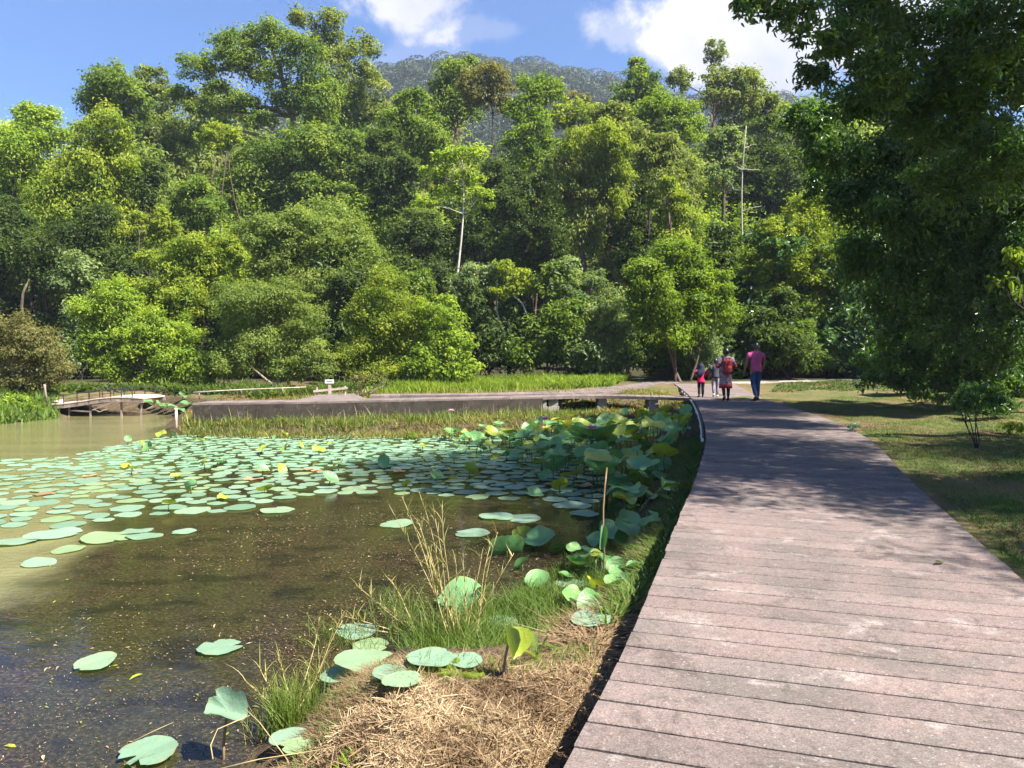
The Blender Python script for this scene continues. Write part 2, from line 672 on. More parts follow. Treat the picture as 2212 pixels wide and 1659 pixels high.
# ---- water
m = NT('pond water')
p = m.pos()
sep = m.new('ShaderNodeSeparateXYZ')
m.L.new(p, sep.inputs[0])
sepx_w = sep.outputs[1]
wob = m.noise(m.scalev(p, (1, .55, 1)), .55, 5, .6)
edge = m.math('ADD', sep.outputs[0], m.math('MULTIPLY', m.math('SUBTRACT', sep.outputs[1], 5.7), .372))
edge = m.math('ADD', edge, m.math('ADD', 3.9, m.math('MULTIPLY', m.gray(sepx_w, 6.6, 5.2), 2.6)))
edge = m.math('ADD', edge, m.math('MULTIPLY', m.math('SUBTRACT', wob, .5), 3.0))
weed = m.gray(edge, -.45, .55)
fine = m.noise(m.scalev(p, (1, 1.0, 1)), 34, 5, .75)
med = m.noise(p, 6, 5, .65)
big = m.noise(p, .55, 4, .5)
med2 = m.noise(m.scalev(p, (1, 1.6, 1)), 1.5, 5, .6)
bottom = m.ramp(fine, [(.32, (.006, .005, .004)), (.50, (.022, .016, .009)), (.60, (.060, .044, .024)), (.74, (.21, .16, .095))])
algae = m.ramp(fine, [(.32, (.008, .008, .004)), (.52, (.024, .022, .010)), (.74, (.085, .07, .035))])
bottom = m.mix(m.gray(big, .46, .58), bottom, algae)
bottom = m.mix(m.math('MULTIPLY', m.gray(med, .50, .66), .65), bottom, (.014, .011, .006))
bottom = m.mix(m.math('MULTIPLY', m.gray(med2, .50, .62), .75), bottom, (.008, .007, .006))
murky = m.mix(m.gray(m.noise(m.scalev(p, (.5, 1.6, 1)), .8, 4), .3, .7), (.125, .118, .050), (.165, .155, .072))
c = m.mix(weed, murky, bottom)
rip = m.noise(m.scalev(p, (1.0, 2.2, 1)), 5.5, 3, .55, .6)
rip2 = m.noise(m.scalev(p, (1, 1.5, 1)), 19, 2, .5)
hgt = m.math('ADD', rip, m.math('MULTIPLY', rip2, .25))
calm = m.math('ADD', m.math('MULTIPLY', weed, -.0085), .0105)
b = m.new('ShaderNodeBump')
b.inputs['Strength'].default_value = 1.0
m.L.new(calm, b.inputs['Distance'])
m.L.new(hgt, b.inputs['Height'])
WATER_MAT = m.done(m.principled(c, .04, .5, b.outputs[0], ior=1.33))
wx = np.array([[-46, -6.5, 0], [6, -6.5, 0], [6, 27, 0], [-46, 27, 0]], float)
tag(link('water', make_mesh('water', wx, [[[0, 1, 2, 3]]], WATER_MAT)), kind='structure')

# ---- concrete
def concrete(name, base, pale, stain, dark, s=1.0, bumps=.35, streak=0.0):
    m = NT(name)
    p = m.pos()
    geo = m.new('ShaderNodeNewGeometry')
    a = m.noise(p, 1.3 * s, 7, .66, .4)
    b_ = m.noise(m.scalev(p, (1, 1.2, 1)), 2.6 * s, 8, .70, .3)
    g = m.noise(p, 120 * s, 3, .75)
    g2 = m.noise(p, 38 * s, 5, .75)
    k = m.noise(p, 2.3 * s, 8, .74, .8)
    c = m.mix(m.gray(a, .40, .62), base, stain)
    c = m.mix(m.math('MULTIPLY', m.gray(b_, .55, .70), .80), c, pale)
    c = m.mix(m.math('MULTIPLY', m.gray(k, .53, .66), .62), c, dark)
    c = m.mix(m.math('MULTIPLY', m.gray(g2, .46, .66), .50), c, dark)
    c = m.mix(m.math('MULTIPLY', m.gray(g, .42, .62), .55), c, dark)
    c = m.mix(m.math('MULTIPLY', m.gray(m.noise(p, 70 * s, 2, .6), .60, .74), .5), c, pale)
    hsv = m.new('ShaderNodeHueSaturation')
    m.L.new(c, hsv.inputs['Color'])
    m.L.new(m.math('ADD', m.math('MULTIPLY', geo.outputs['Random Per Island'], .30), .85), hsv.inputs['Value'])
    h = m.math('ADD', g, m.math('MULTIPLY', g2, .9))
    return m.done(m.principled(hsv.outputs[0], .9, .2, m.bump(h, bumps, .008)))


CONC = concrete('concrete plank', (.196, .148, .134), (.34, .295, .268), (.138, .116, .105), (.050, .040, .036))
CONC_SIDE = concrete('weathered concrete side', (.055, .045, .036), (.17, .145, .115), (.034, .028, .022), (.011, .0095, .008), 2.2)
CONC_PALE = concrete('pale concrete', (.36, .32, .28), (.5, .47, .43), (.26, .23, .2), (.13, .115, .1), 1.5)
PVC = flat_mat('white pipe', (.62, .62, .62), .45, .4, .12, 4)
WOOD_GREY = flat_mat('grey timber', (.20, .155, .13), .85, .2, .4, 6, .3)
WOOD_PALE = flat_mat('pale timber', (.42, .33, .28), .8, .2, .3, 6, .2)
IRON = flat_mat('dark rail', (.035, .03, .03), .6, .4, .3, 8)


def rows_of_planks(mb, A, B, z, gap=.012, th=.07, nseg=14, rng=RNG, zj=.0025, wob=.003):
    """one slab between every two successive left/right pairs, ends and joints slightly uneven"""
    for i in range(len(A) - 1):
        a0, b0, a1, b1 = A[i], B[i], A[i + 1], B[i + 1]
        t = np.linspace(0, 1, nseg + 1)[:, None]
        f = a0 + (b0 - a0) * t
        k = a1 + (b1 - a1) * t
        dirn = unit((a1 - a0) + (b1 - b0))
        w = rng.normal(0, wob, (2, nseg + 1))
        f = f + dirn * (gap / 2 + np.abs(w[0]))[:, None]
        k = k - dirn * (gap / 2 + np.abs(w[1]))[:, None]
        side = unit(b0 - a0)
        e0, e1 = rng.normal(0, .003, 2)
        f[0] += side * e0; k[0] += side * e0
        f[-1] += side * e1; k[-1] += side * e1
        dz = rng.normal(0, zj)
        ti = rng.normal(0, zj)
        zz = z + dz + np.linspace(-ti, ti, nseg + 1)
        ch = .005
        rowz = [(f, zz - th), (f, zz - ch), (f + dirn * ch * 1.3, zz), (k - dirn * ch * 1.3, zz), (k, zz - ch), (k, zz - th)]
        V = np.concatenate([np.concatenate([r, q[:, None]], axis=1) for r, q in rowz])
        n = nseg + 1
        Q = []
        for r in range(5):
            for s in range(nseg):
                Q.append([r * n + s, r * n + s + 1, (r + 1) * n + s + 1, (r + 1) * n + s])
        ng = [[r * n for r in range(6)], [r * n + nseg for r in range(6)][::-1]]
        mb.add(V, Q, ngons=ng)


deck = empty('boardwalk', (0, 0, 0), 'wide curving walkway of pinkish concrete planks with four people on its far end', 'boardwalk')
DA, DB = deck_pairs(.207)
mb = MB()
rows_of_planks(mb, DA, DB, DECK_Z, .013, nseg=36, zj=.0005, wob=.0022)
mb.build('deck_surface', CONC, deck)
# beams under both edges, cross beams and piles
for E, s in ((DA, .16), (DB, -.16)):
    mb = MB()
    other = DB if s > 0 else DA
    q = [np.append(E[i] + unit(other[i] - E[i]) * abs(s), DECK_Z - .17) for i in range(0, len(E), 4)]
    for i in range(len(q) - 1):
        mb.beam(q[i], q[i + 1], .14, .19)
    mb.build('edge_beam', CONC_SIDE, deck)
for i in range(8, len(DA) - 2, 11):
    for t in (.1, .9):
        q = DA[i] + (DB[i] - DA[i]) * t
        g = float(ground(q[0], q[1]))
        h = DECK_Z - .27 - g + .25
        if h > .1:
            mb = MB().box((q[0], q[1], DECK_Z - .27 - h / 2), (.2, .2, h))
            mb.build('pile', CONC_SIDE, deck)

# ---- the side walkways behind the pond
def slab_path(parent, name, fr, bk, z, th, mat, step=.25):
    f, b_ = resample(np.asarray(fr), .02), resample(np.asarray(bk), .02)
    n = max(3, int(np.linalg.norm(np.diff(f, axis=0), axis=1).sum() / step))
    t = np.linspace(0, 1, n)
    fi = np.stack([np.interp(t, np.linspace(0, 1, len(f)), f[:, c]) for c in (0, 1)], 1)
    bi = np.stack([np.interp(t, np.linspace(0, 1, len(b_)), b_[:, c]) for c in (0, 1)], 1)
    mb = MB()
    rows_of_planks(mb, bi, fi, z, .006, th, 3, zj=.0006, wob=.001)
    return mb.build(name, mat, parent)


def on_ground(x, y, low=0.0):
    """where the photograph's pixel meets the ground or the water"""
    z = .2
    for _ in range(30):
        q = at_z(x, y, z)
        z = z * .5 + .5 * max(low, float(ground(q[0], q[1])))
    return at_z(x, y, z)


def W2(x, y, z=DECK_Z):
    return at_z(x, y, z)[:2]


side = empty('boardwalk', (0, 0, 0), 'long straight concrete walkway on short piers across the back of the lotus pond', 'boardwalk')
fA = [W2(415, 871), W2(660, 868), W2(800, 865), W2(1000, 861), W2(1130, 858), W2(1270, 855), W2(1400, 857), W2(1497, 860)]
off = np.array([.12, 1.0])
bA = [q + off * (1.0 if i < 5 else 1.0) for i, q in enumerate(fA)]
slab_path(side, 'deck_surface', fA, bA, DECK_Z, .09, CONC)
f_ = resample(np.array(fA), .4)
mb = MB()
nA = len(f_)
cut = int(nA * .70)
for i in range(0, cut - 1):
    a, b_ = np.append(f_[i] + [0, .03], DECK_Z - .262), np.append(f_[i + 1] + [0, .03], DECK_Z - .262)
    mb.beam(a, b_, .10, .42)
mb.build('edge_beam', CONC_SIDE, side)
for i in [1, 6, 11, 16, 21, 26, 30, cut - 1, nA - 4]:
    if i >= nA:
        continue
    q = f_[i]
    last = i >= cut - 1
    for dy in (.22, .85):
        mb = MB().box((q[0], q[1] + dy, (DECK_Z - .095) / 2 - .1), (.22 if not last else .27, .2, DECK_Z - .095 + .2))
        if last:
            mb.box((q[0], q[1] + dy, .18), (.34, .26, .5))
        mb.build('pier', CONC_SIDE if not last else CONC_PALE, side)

branch = empty('boardwalk', (0, 0, 0), 'narrow walkway branch rising to the junction left of the children, pale pipe on its edge', 'boardwalk')
fB = [W2(800, 856), W2(1037, 854), W2(1200, 852), W2(1324, 846), W2(1400, 834), W2(1441, 827)]
bB = [W2(800, 852.5), W2(1037, 850), W2(1180, 846), W2(1300, 838), W2(1385, 828), W2(1430, 822)]
slab_path(branch, 'deck_surface', fB, bB, DECK_Z + .02, .10, CONC, .3)
mb = MB()
for i in range(3, len(fB) - 1):
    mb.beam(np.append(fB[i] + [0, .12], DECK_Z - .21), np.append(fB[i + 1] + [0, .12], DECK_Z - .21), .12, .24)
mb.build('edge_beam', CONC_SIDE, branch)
mb = MB().tube([np.append(q + [-.05, -.07], DECK_Z - .13) for q in fB[2:]], .03, 6)
mb.build('pipe', PVC, branch)
for q in (fB[3], fB[4], fB[5]):
    MB().box((q[0], q[1] + .3, .2), (.25, .25, .55)).build('pier', CONC_SIDE, branch)

back = empty('boardwalk', (0, 0, 0), 'short plank platform behind the junction in front of the dark trees', 'boardwalk')
fC = [W2(1455, 827.0), W2(1400, 829), W2(1352, 817)]
bC = [W2(1500, 823), W2(1425, 813), W2(1325, 812.5)]
slab_path(back, 'deck_surface', fC, bC, DECK_Z + .01, .09, CONC, .3)
MB().beam(np.append(fC[1] + [0, .1], DECK_Z - .16), np.append(fC[2] + [0, .1], DECK_Z - .16), .1, .22).build('edge_beam', CONC_SIDE, back)
for q in (fC[1], fC[2]):
    MB().box((q[0], q[1] + .35, .35), (.25, .25, .5)).build('pier', CONC_SIDE, back)

right_path = empty('boardwalk', (0, 0, 0), 'low walkway running right behind the man under the dark trees, two pale edge lines', 'boardwalk')
fR = [W2(1575, 829), W2(1700, 826), W2(1850, 821), W2(2000, 816.5), W2(2300, 811)]
bR = [q + np.array([-.1, 1.1]) for q in fR]
slab_path(right_path, 'deck_surface', fR, bR, DECK_Z + .03, .06, CONC_PALE, .4)
mb = MB()
for i in range(len(fR) - 1):
    mb.beam(np.append(fR[i] + [0, .16], DECK_Z - .15), np.append(fR[i + 1] + [0, .16], DECK_Z - .15), .12, .24)
mb.build('edge_beam', CONC_SIDE, right_path)
MB().tube([np.append(q + [0, -.10], DECK_Z - .13) for q in fR], .035, 6).build('pipe', PVC, right_path)
for i in range(4):
    q = (fR[i] + fR[i + 1]) / 2
    MB().box((q[0], q[1] + .45, .35), (.28, .28, .62)).build('pier', CONC_SIDE, right_path)

# white pipe along the left edge of the main walkway
pp = empty('water_pipe', (0, 0, 0), 'thin white pipe hung along the left edge of the main walkway beside the lotus', 'pipe')
sel = resample(LEFT[9:14], .18)
pts = [np.append(q + [-.06, 0], DECK_Z - .05 + .012 * math.sin(i * .9)) for i, q in enumerate(sel)]
MB().tube(pts, .024, 8).build('pipe', PVC, pp)
for i in (4, 14, 24, 34):
    if i < len(pts) - 1:
        MB().tube([pts[i] + (pts[i] - pts[i + 1]) * .3, pts[i], pts[i] + (pts[i + 1] - pts[i]) * .4], .036, 8).build('coupling', PVC, pp)
MB().tube([np.append(q + [-.05, 0], DECK_Z + .005) for q in sel], .016, 6).build('cable', IRON, pp)

# ------------------------------------------------------------------ trees
def crown_leaves(lobes, L, cover, rng, droop=0.0, clump=.26, up=.75, wl=.5, rich=False, tilt=.8, hollow=.0, vstretch=1.0):
    """lobes: list of (centre(3), radii(3)); returns V, F, tone"""
    CC, DD, NN, LL, TT = [], [], [], [], []
    for li, (c, r) in enumerate(lobes):
        r = np.asarray(r, float)
        cover_ = cover[li] if isinstance(cover, list) else cover
        rm = float(np.mean(r))
        rc = clump * rm
        area = 4 * PI * ((r[0] * r[1]) ** 1.6 / 3 + (r[0] * r[2]) ** 1.6 / 3 + (r[1] * r[2]) ** 1.6 / 3) ** (1 / 1.6)
        n = int(cover_ * area / (L * L * wl * .62))
        ncl = max(5, int(2.6 / clump ** 2))
        d = rand_dirs(ncl, rng)
        d[:, 2] = d[:, 2] + .22
        d = unit(d)
        fr = rng.uniform(.40, 1.02, ncl) ** .75
        cc = c + d * fr[:, None] * (r - rc * .55)
        rcl = rc * np.clip(rng.lognormal(0, .35, ncl), .45, 2.0)
        sq = rng.uniform(.65, 1.4, (ncl, 3)) * np.array([1.1, 1.1, .85 * vstretch])
        wgt = rcl ** 2
        which = rng.choice(ncl, n, p=wgt / wgt.sum())
        q = rand_dirs(n, rng)
        q[:, 2] = np.abs(q[:, 2]) * np.where(rng.random(n) < .74, 1, -1)
        rad = np.minimum(np.abs(rng.normal(.72, .27, n)), 1.5)
        P = cc[which] + q * (rcl[which] * rad)[:, None] * sq[which]
        P += rng.normal(0, .06 * rm, (n, 3)) * (rng.random(n) < .25)[:, None]
        nn = unit(q * .85 + np.array([0, 0, up * .55]) + rng.normal(0, tilt * .55, (n, 3)))
        dd = unit(q + rng.normal(0, .7, (n, 3)) + np.array([0, 0, -droop * 3]))
        ct = rng.normal(0, .17, ncl)
        CC.append(P); DD.append(dd); NN.append(nn)
        LL.append(L * rng.uniform(.6, 1.3, n))
        TT.append(np.clip(.5 + ct[which] + rng.normal(0, .17, n), 0, 1))
    C, D, N, Ls, T = map(np.concatenate, (CC, DD, NN, LL, TT))
    V, F = leaf_arrays(C, D, N, Ls, Ls * wl * rng.uniform(.8, 1.2, len(Ls)), rich)
    if rich:
        T = np.repeat(T, 2)
    return V, F, T


def wobble_line(a, b, n, amp, rng):
    """a gently swaying line from a to b"""
    a, b = np.asarray(a, float), np.asarray(b, float)
    t = np.linspace(0, 1, n)[:, None]
    k1, k2, k3 = rng.normal(0, amp, (3, 3))
    w = k1 * np.sin(PI * t) * 1.2 + k2 * np.sin(2 * PI * t) * .8 + k3 * np.sin(3 * PI * t) * .35
    w[:, 2] *= .3
    return a + (b - a) * t + w


def trunk_mesh(mb, base, lobes, r0, rng, sides=7, lean=.03, limbs=True, twigs=3, stems=1):
    tops = np.array([c for c, r in lobes])
    top = tops.mean(0)
    hi = tops[np.argmax(tops[:, 2])]
    H = hi[2] - base[2]
    for s in range(stems):
        b = np.array(base, float)
        if stems > 1:
            b = b + np.array([rng.uniform(-.5, .5), rng.uniform(-.4, .4), 0])
            hi_s = tops[rng.integers(len(tops))]
            rr = r0 * rng.uniform(.6, 1)
        else:
            hi_s, rr = hi, r0
        L = wobble_line(b - [0, 0, .3], [hi_s[0] * .8 + top[0] * .2, hi_s[1], hi_s[2]], 9, lean * H, rng)
        R = np.linspace(rr, rr * .22, 9)
        R[0] *= 1.35
        mb.tube(L, R, sides)
        if s == 0:
            main, mr = L, R
    if not limbs:
        return
    for c, r in lobes:
        k = int(np.clip(np.argmin(np.abs(main[:, 2] - (c[2] - r[2] * 1.5))), 2, 7))
        l = wobble_line(main[k], c, 6, .05 * np.linalg.norm(c - main[k]), rng)
        rr = max(mr[k] * .6, .02)
        mb.tube(l, np.linspace(rr, rr * .35, 6), max(5, sides - 2))
        for t in range(twigs):
            d = rand_dirs(1, rng)[0]
            d[2] = abs(d[2]) * .6
            e = c + d * np.asarray(r) * .8
            mb.tube(wobble_line(l[rng.integers(2, 6)], e, 5, .06 * np.linalg.norm(r), rng), np.linspace(rr * .4, rr * .1, 5), 5)


TREES = {}


def tree(name, label, cat, D, lobes, mat, px=4.6, cover=1.5, bark_='brown', r0=None, base=None, group=None, seed=None, stems=1,
         droop=0.0, clump=.26, up=.75, wl=.5, rich=False, twigs=3, limbs=True, depth=.85, tilt=.8, trunk=True, lean=.03, vstretch=1.0):
    """lobes: (x, y, rx, ry[, D]) read off the photograph, set at their own distance"""
    rng = np.random.default_rng(seed if seed is not None else abs(hash(label)) % 10 if False else sum(map(ord, label)))
    lw = []
    for i, l in enumerate(lobes):
        d = l[4] if len(l) > 4 else D + rng.uniform(-.6, .6) * l[2] * PXM * D * .5
        c = at_d(l[0], l[1], d)
        k_ = 1.0 if (rich or px > 5) else 1.06
        rx, rz = l[2] * PXM * d * k_, l[3] * PXM * d * k_
        lw.append((c, (rx, (rx + rz) / 2 * depth, rz)))
    if base is None:
        k = int(np.argmin([c[2] for c, r in lw]))
        bx = float(np.mean([c[0] for c, r in lw]) * .6 + lw[k][0][0] * .4)
        by = float(np.mean([c[1] for c, r in lw]))
    else:
        q = at_d(base, 900, D)
        bx, by = q[0], D
    gz = float(ground(bx, by))
    root = empty(name, (bx, by, gz), label, cat, group)
    off = np.array([bx, by, gz])
    lw = [(c - off, r) for c, r in lw]
    if trunk:
        mb = MB()
        H = max(c[2] for c, r in lw)
        trunk_mesh(mb, (0, 0, 0), lw, r0 or max(.035, H * .018), rng, limbs=limbs, twigs=twigs, stems=stems, lean=lean)
        mb.build('trunk', BK[bark_], root, smooth=True)
    fine = 1.0 if rich else .76
    V, F, T = crown_leaves(lw, px * fine * D / FPX, [cover * (1.0 if rich else 1.25) * (l[5] if len(l) > 5 else 1.0) for l in lobes], rng, droop, clump, up, wl, rich, tilt, vstretch=vstretch)
    cr = link('crown', make_mesh('crown', V, [F], LM[mat], tone=T), root)
    TREES[label] = (root, cr)
    return root


# back row, left -------------------------------------------------------------
tree('forest_tree', 'broad soft green tree at the far left with low rounded top against the sky', 'tree', 54, [(-60, 370, 100, 90), (30, 340, 90, 75), (95, 285, 75, 55), (70, 250, 40, 25), (10, 420, 90, 80)], 'bright', cover=1.3)
tree('forest_tree', 'yellowish vine covered tree standing like a column at the left', 'tree', 44, [(215, 290, 62, 48), (235, 350, 55, 60), (170, 400, 85, 80), (235, 430, 55, 60), (130, 470, 80, 70), (200, 500, 60, 50)], 'yellow', droop=.35, cover=1.5)
tree('forest_tree', 'rounded bright tree with thin dead twig sticking out beside blue sky', 'tree', 58, [(245, 185, 62, 45), (215, 235, 50, 50), (280, 240, 50, 55), (240, 215, 60, 60)], 'mid', cover=1.3)
tree('forest_tree', 'dark olive tree squeezed between the emergent giant and the rounded bright tree', 'tree', 64, [(325, 170, 40, 24), (350, 215, 55, 40), (330, 280, 62, 50), (390, 310, 50, 55), (300, 340, 50, 60)], 'olive', cover=1.2)
tree('forest_tree', 'giant emergent tree with spreading bare limbs and layered cloud like crown', 'tree', 60,
     [(420, 150, 52, 26), (470, 195, 40, 22), (395, 205, 35, 18), (520, 95, 62, 42), (590, 80, 55, 38), (650, 130, 60, 50), (560, 150, 58, 38), (620, 200, 62, 44), (690, 195, 50, 50), (520, 220, 44, 24),
      (440, 235, 42, 18), (570, 262, 42, 24), (470, 275, 30, 18), (690, 250, 48, 40), (485, 130, 40, 34)], 'mid', px=4.4, cover=1.15, bark_='tan', r0=.55, base=640, clump=.33, twigs=2)
tree('forest_tree', 'tall sparse olive tree with gappy branches right of the emergent giant', 'tree', 66, [(665, 45, 44, 24), (720, 60, 40, 34), (780, 105, 30, 40), (735, 150, 46, 50), (800, 180, 40, 44), (760, 230, 50, 46), (815, 240, 34, 40), (700, 110, 40, 44)], 'olive', cover=.95, clump=.3)
tree('forest_tree', 'small lime yellow tree with thin pale stems in a dark hollow', 'tree', 50, [(470, 285, 42, 18), (440, 300, 26, 12), (500, 300, 24, 16), (470, 318, 30, 12)], 'yellow', cover=1.0, bark_='brown', stems=3, r0=.09, base=478, twigs=1)
tree('forest_tree', 'wide dark green tree filling the upper middle left below the giant', 'tree', 56, [(650, 330, 90, 62), (600, 400, 85, 66), (730, 320, 60, 50), (560, 345, 50, 40), (690, 410, 70, 60), (520, 400, 50, 50)], 'mid', cover=1.4)
tree('forest_tree', 'dome shaped dark tree with two bare trunks below, right of middle left', 'tree', 50, [(830, 320, 55, 45), (850, 370, 62, 52), (800, 390, 55, 55), (870, 420, 40, 44), (830, 440, 40, 34)], 'deep', cover=1.4, bark_='tan', stems=3, r0=.13, base=838)
tree('forest_tree', 'low mid green tree nestled in the dark gap at the left', 'tree', 42, [(420, 420, 60, 32), (455, 460, 50, 36), (380, 470, 42, 34), (410, 520, 60, 40)], 'mid', cover=1.3)
tree('forest_tree', 'tall shaded dark tree at the left edge behind the brown bank bush', 'tree', 40, [(20, 480, 60, 60), (60, 560, 95, 75), (160, 560, 85, 80), (-40, 600, 90, 90), (220, 500, 44, 60), (240, 590, 55, 70)], 'deep', cover=1.3, bark_='dark')
tree('forest_tree', 'dark narrow tree deep behind the yellow young growth', 'tree', 46, [(300, 420, 50, 60), (280, 520, 44, 70), (330, 380, 40, 40), (300, 600, 40, 60)], 'deep', cover=1.2, bark_='dark')

# middle left bushes over the water -----------------------------------------
tree('pond_tree', 'spreading light green tree topping the big bank thicket', 'tree', 37, [(560, 520, 66, 46), (640, 500, 75, 48), (720, 530, 85, 60), (770, 580, 70, 70), (660, 570, 90, 60), (590, 570, 60, 50), (730, 640, 90, 70)], 'pale', px=4.0, cover=1.6, stems=3)
tree('pond_tree', 'bright yellow green bushy tree on the left of the thicket', 'tree', 34, [(430, 540, 55, 34), (390, 580, 62, 40), (450, 590, 60, 46), (345, 640, 60, 44), (410, 650, 70, 55), (490, 550, 44, 40), (330, 700, 55, 50)], 'yellow', px=4.0, cover=1.6, stems=3)
tree('pond_tree', 'fine leaved pale olive tree in the centre of the thicket with leaning stems', 'tree', 30.5, [(540, 660, 80, 55), (610, 650, 62, 48), (570, 730, 100, 60), (660, 720, 46, 60), (630, 790, 70, 44), (510, 780, 60, 50), (690, 790, 40, 34)], 'pale', px=3.6, cover=1.45, bark_='tan', stems=4, clump=.28, wl=.42, r0=.09)
tree('pond_tree', 'leafy bright shrub like tree leaning over the arched bridge', 'tree', 31, [(200, 680, 48, 40), (250, 650, 60, 44), (300, 720, 75, 60), (230, 750, 60, 48), (340, 780, 60, 50), (250, 800, 50, 40), (390, 740, 55, 60), (430, 800, 50, 44), (340, 830, 70, 34), (450, 845, 60, 24)], 'bright', px=4.0, cover=1.5, stems=4, r0=.08)
tree('pond_tree', 'tall yellowing fine leaved tree at the right end of the thicket', 'tree', 32, [(830, 630, 52, 50), (870, 690, 60, 60), (800, 700, 62, 60), (850, 760, 72, 50), (900, 740, 40, 50), (770, 770, 52, 50), (820, 815, 80, 30)], 'yellow', px=3.7, cover=1.5, stems=3, bark_='tan', clump=.29, wl=.42)
tree('pond_tree', 'fresh green broad leaved shrub beside the bright grass field', 'tree', 31, [(950, 690, 44, 50), (985, 750, 44, 40), (930, 780, 60, 40), (1000, 800, 40, 26), (960, 815, 60, 22)], 'bright', px=4.6, cover=1.5, stems=4, r0=.06)
tree('pond_tree', 'yellow young growth climbing up the dark gap on the left', 'tree', 36, [(300, 470, 22, 18), (320, 510, 28, 24), (345, 470, 20, 26), (355, 520, 30, 22), (320, 560, 34, 24), (370, 495, 26, 22)], 'yellow', px=4.4, cover=1.1, r0=.05)
tree('bank_bush', 'reddish olive bush on the left bank above the water plants', 'bush', 26.5, [(35, 710, 52, 36), (85, 750, 58, 48), (20, 780, 60, 50), (110, 800, 50, 40), (50, 835, 80, 34), (-30, 740, 50, 70)], 'rust', px=3.6, cover=1.0, stems=4, r0=.05, bark_='tan', clump=.34, wl=.42)
tree('bank_bush', 'low fresh green shrub at the water edge left of the bridge', 'bush', 24.8, [(28, 872, 40, 22), (60, 885, 36, 15), (-10, 885, 34, 20)], 'bright', px=4.4, cover=1.6, trunk=False)

# centre -----------------------------------------------------------------
tree('forest_tree', 'green rounded tree left of the brownish crown below the distant hill', 'tree', 68, [(985, 165, 46, 34), (960, 205, 50, 44), (1000, 220, 46, 50), (950, 255, 50, 40), (1010, 150, 30, 24)], 'mid', cover=1.3)
tree('forest_tree', 'brownish golden tree with fine dark branches in front of the hill', 'tree', 62, [(1055, 165, 42, 30), (1020, 190, 40, 34), (1080, 200, 36, 36), (1040, 220, 50, 26), (1095, 235, 24, 22)], 'rust', cover=1.0, bark_='dark', r0=.16, twigs=5, base=1032)
tree('forest_tree', 'tall fresh lime tree on slim pale twin trunks in the middle', 'tree', 55, [(1150, 195, 42, 36), (1190, 205, 30, 34), (1135, 245, 44, 40), (1165, 270, 46, 34), (1130, 305, 46, 36), (1180, 320, 40, 30), (1160, 355, 50, 28)], 'lime', cover=1.15, bark_='pale', stems=2, r0=.17, base=1143, clump=.3)
tree('forest_tree', 'sparse lime tree on a slender white trunk against the dark forest', 'tree', 39, [(1000, 335, 60, 18), (940, 370, 40, 16), (1010, 385, 40, 18), (965, 415, 40, 14), (1040, 420, 34, 16), (920, 440, 36, 13), (1000, 455, 36, 14), (960, 340, 40, 18), (1050, 445, 26, 10)], 'bright', px=5.2, cover=.75, bark_='pale', r0=.10, base=985, clump=.3, twigs=4, lean=.008)
tree('forest_tree', 'deep green tree mass between the domed tree and the slender white trunk', 'tree', 58, [(880, 235, 50, 44), (900, 290, 60, 50), (930, 320, 60, 44), (860, 275, 44, 40), (900, 210, 26, 22)], 'mid', cover=1.3)
tree('forest_tree', 'olive yellow tree with flat crown behind the lime twin trunk tree', 'tree', 72, [(1235, 235, 46, 20), (1260, 260, 60, 30), (1210, 260, 40, 26), (1280, 240, 30, 16)], 'yellow', cover=1.2)
tree('forest_tree', 'orange tinted small crown in front of the hillside saddle', 'tree', 88, [(1238, 210, 30, 14), (1265, 218, 20, 9)], 'rust', cover=1.0)
tree('vine_tree', 'broad column of brownish hanging vines left of the palm', 'vine covered tree', 44, [(1275, 315, 60, 34), (1220, 360, 44, 36), (1300, 350, 50, 40), (1240, 420, 50, 60), (1300, 420, 48, 56), (1330, 330, 34, 24), (1260, 490, 50, 60), (1320, 395, 34, 50)], 'olive', droop=.7, cover=1.5, vstretch=1.3, clump=.3)
tree('vine_tree', 'bright green drapery of creepers over the top of the brown vine column', 'creeper', 42.8, [(1290, 290, 58, 18), (1335, 315, 34, 20), (1345, 370, 22, 36), (1335, 440, 22, 40), (1230, 325, 30, 16)], 'yellow', droop=.6, cover=1.3, clump=.3, trunk=False)
tree('forest_tree', 'cone shaped green tree rising to the right of the gap in the hills', 'tree', 68, [(1378, 145, 24, 24), (1385, 180, 40, 32), (1365, 210, 44, 36), (1400, 215, 44, 34), (1380, 240, 50, 30), (1340, 235, 26, 26)], 'mid', cover=1.4)
tree('forest_tree', 'large smooth bright green crown below the cone shaped tree', 'tree', 58, [(1430, 235, 56, 34), (1480, 250, 48, 34), (1400, 270, 50, 36), (1460, 290, 56, 36), (1500, 285, 30, 28)], 'lime', cover=1.4)
tree('forest_tree', 'olive tree with drooping twigs left of the large smooth crown', 'tree', 52, [(1330, 250, 40, 30), (1310, 285, 40, 36), (1350, 290, 40, 36), (1290, 250, 26, 22)], 'olive', cover=1.3)
tree('vine_tree', 'tall brown and green creeper tower in front of the grey green tree', 'vine covered tree', 45, [(1430, 335, 44, 34), (1465, 365, 44, 44), (1440, 420, 46, 50), (1485, 430, 36, 50), (1430, 310, 40, 24), (1450, 480, 44, 40), (1400, 350, 30, 40)], 'olive', droop=.7, cover=1.5, vstretch=1.3, clump=.3)
tree('vine_tree', 'shorter yellow green creeper tower just above the round bright bush', 'vine covered tree', 41, [(1460, 435, 28, 30), (1470, 480, 42, 36), (1480, 530, 38, 42), (1440, 400, 24, 20), (1450, 545, 40, 40)], 'yellow', droop=.6, cover=1.4, vstretch=1.2, clump=.3)
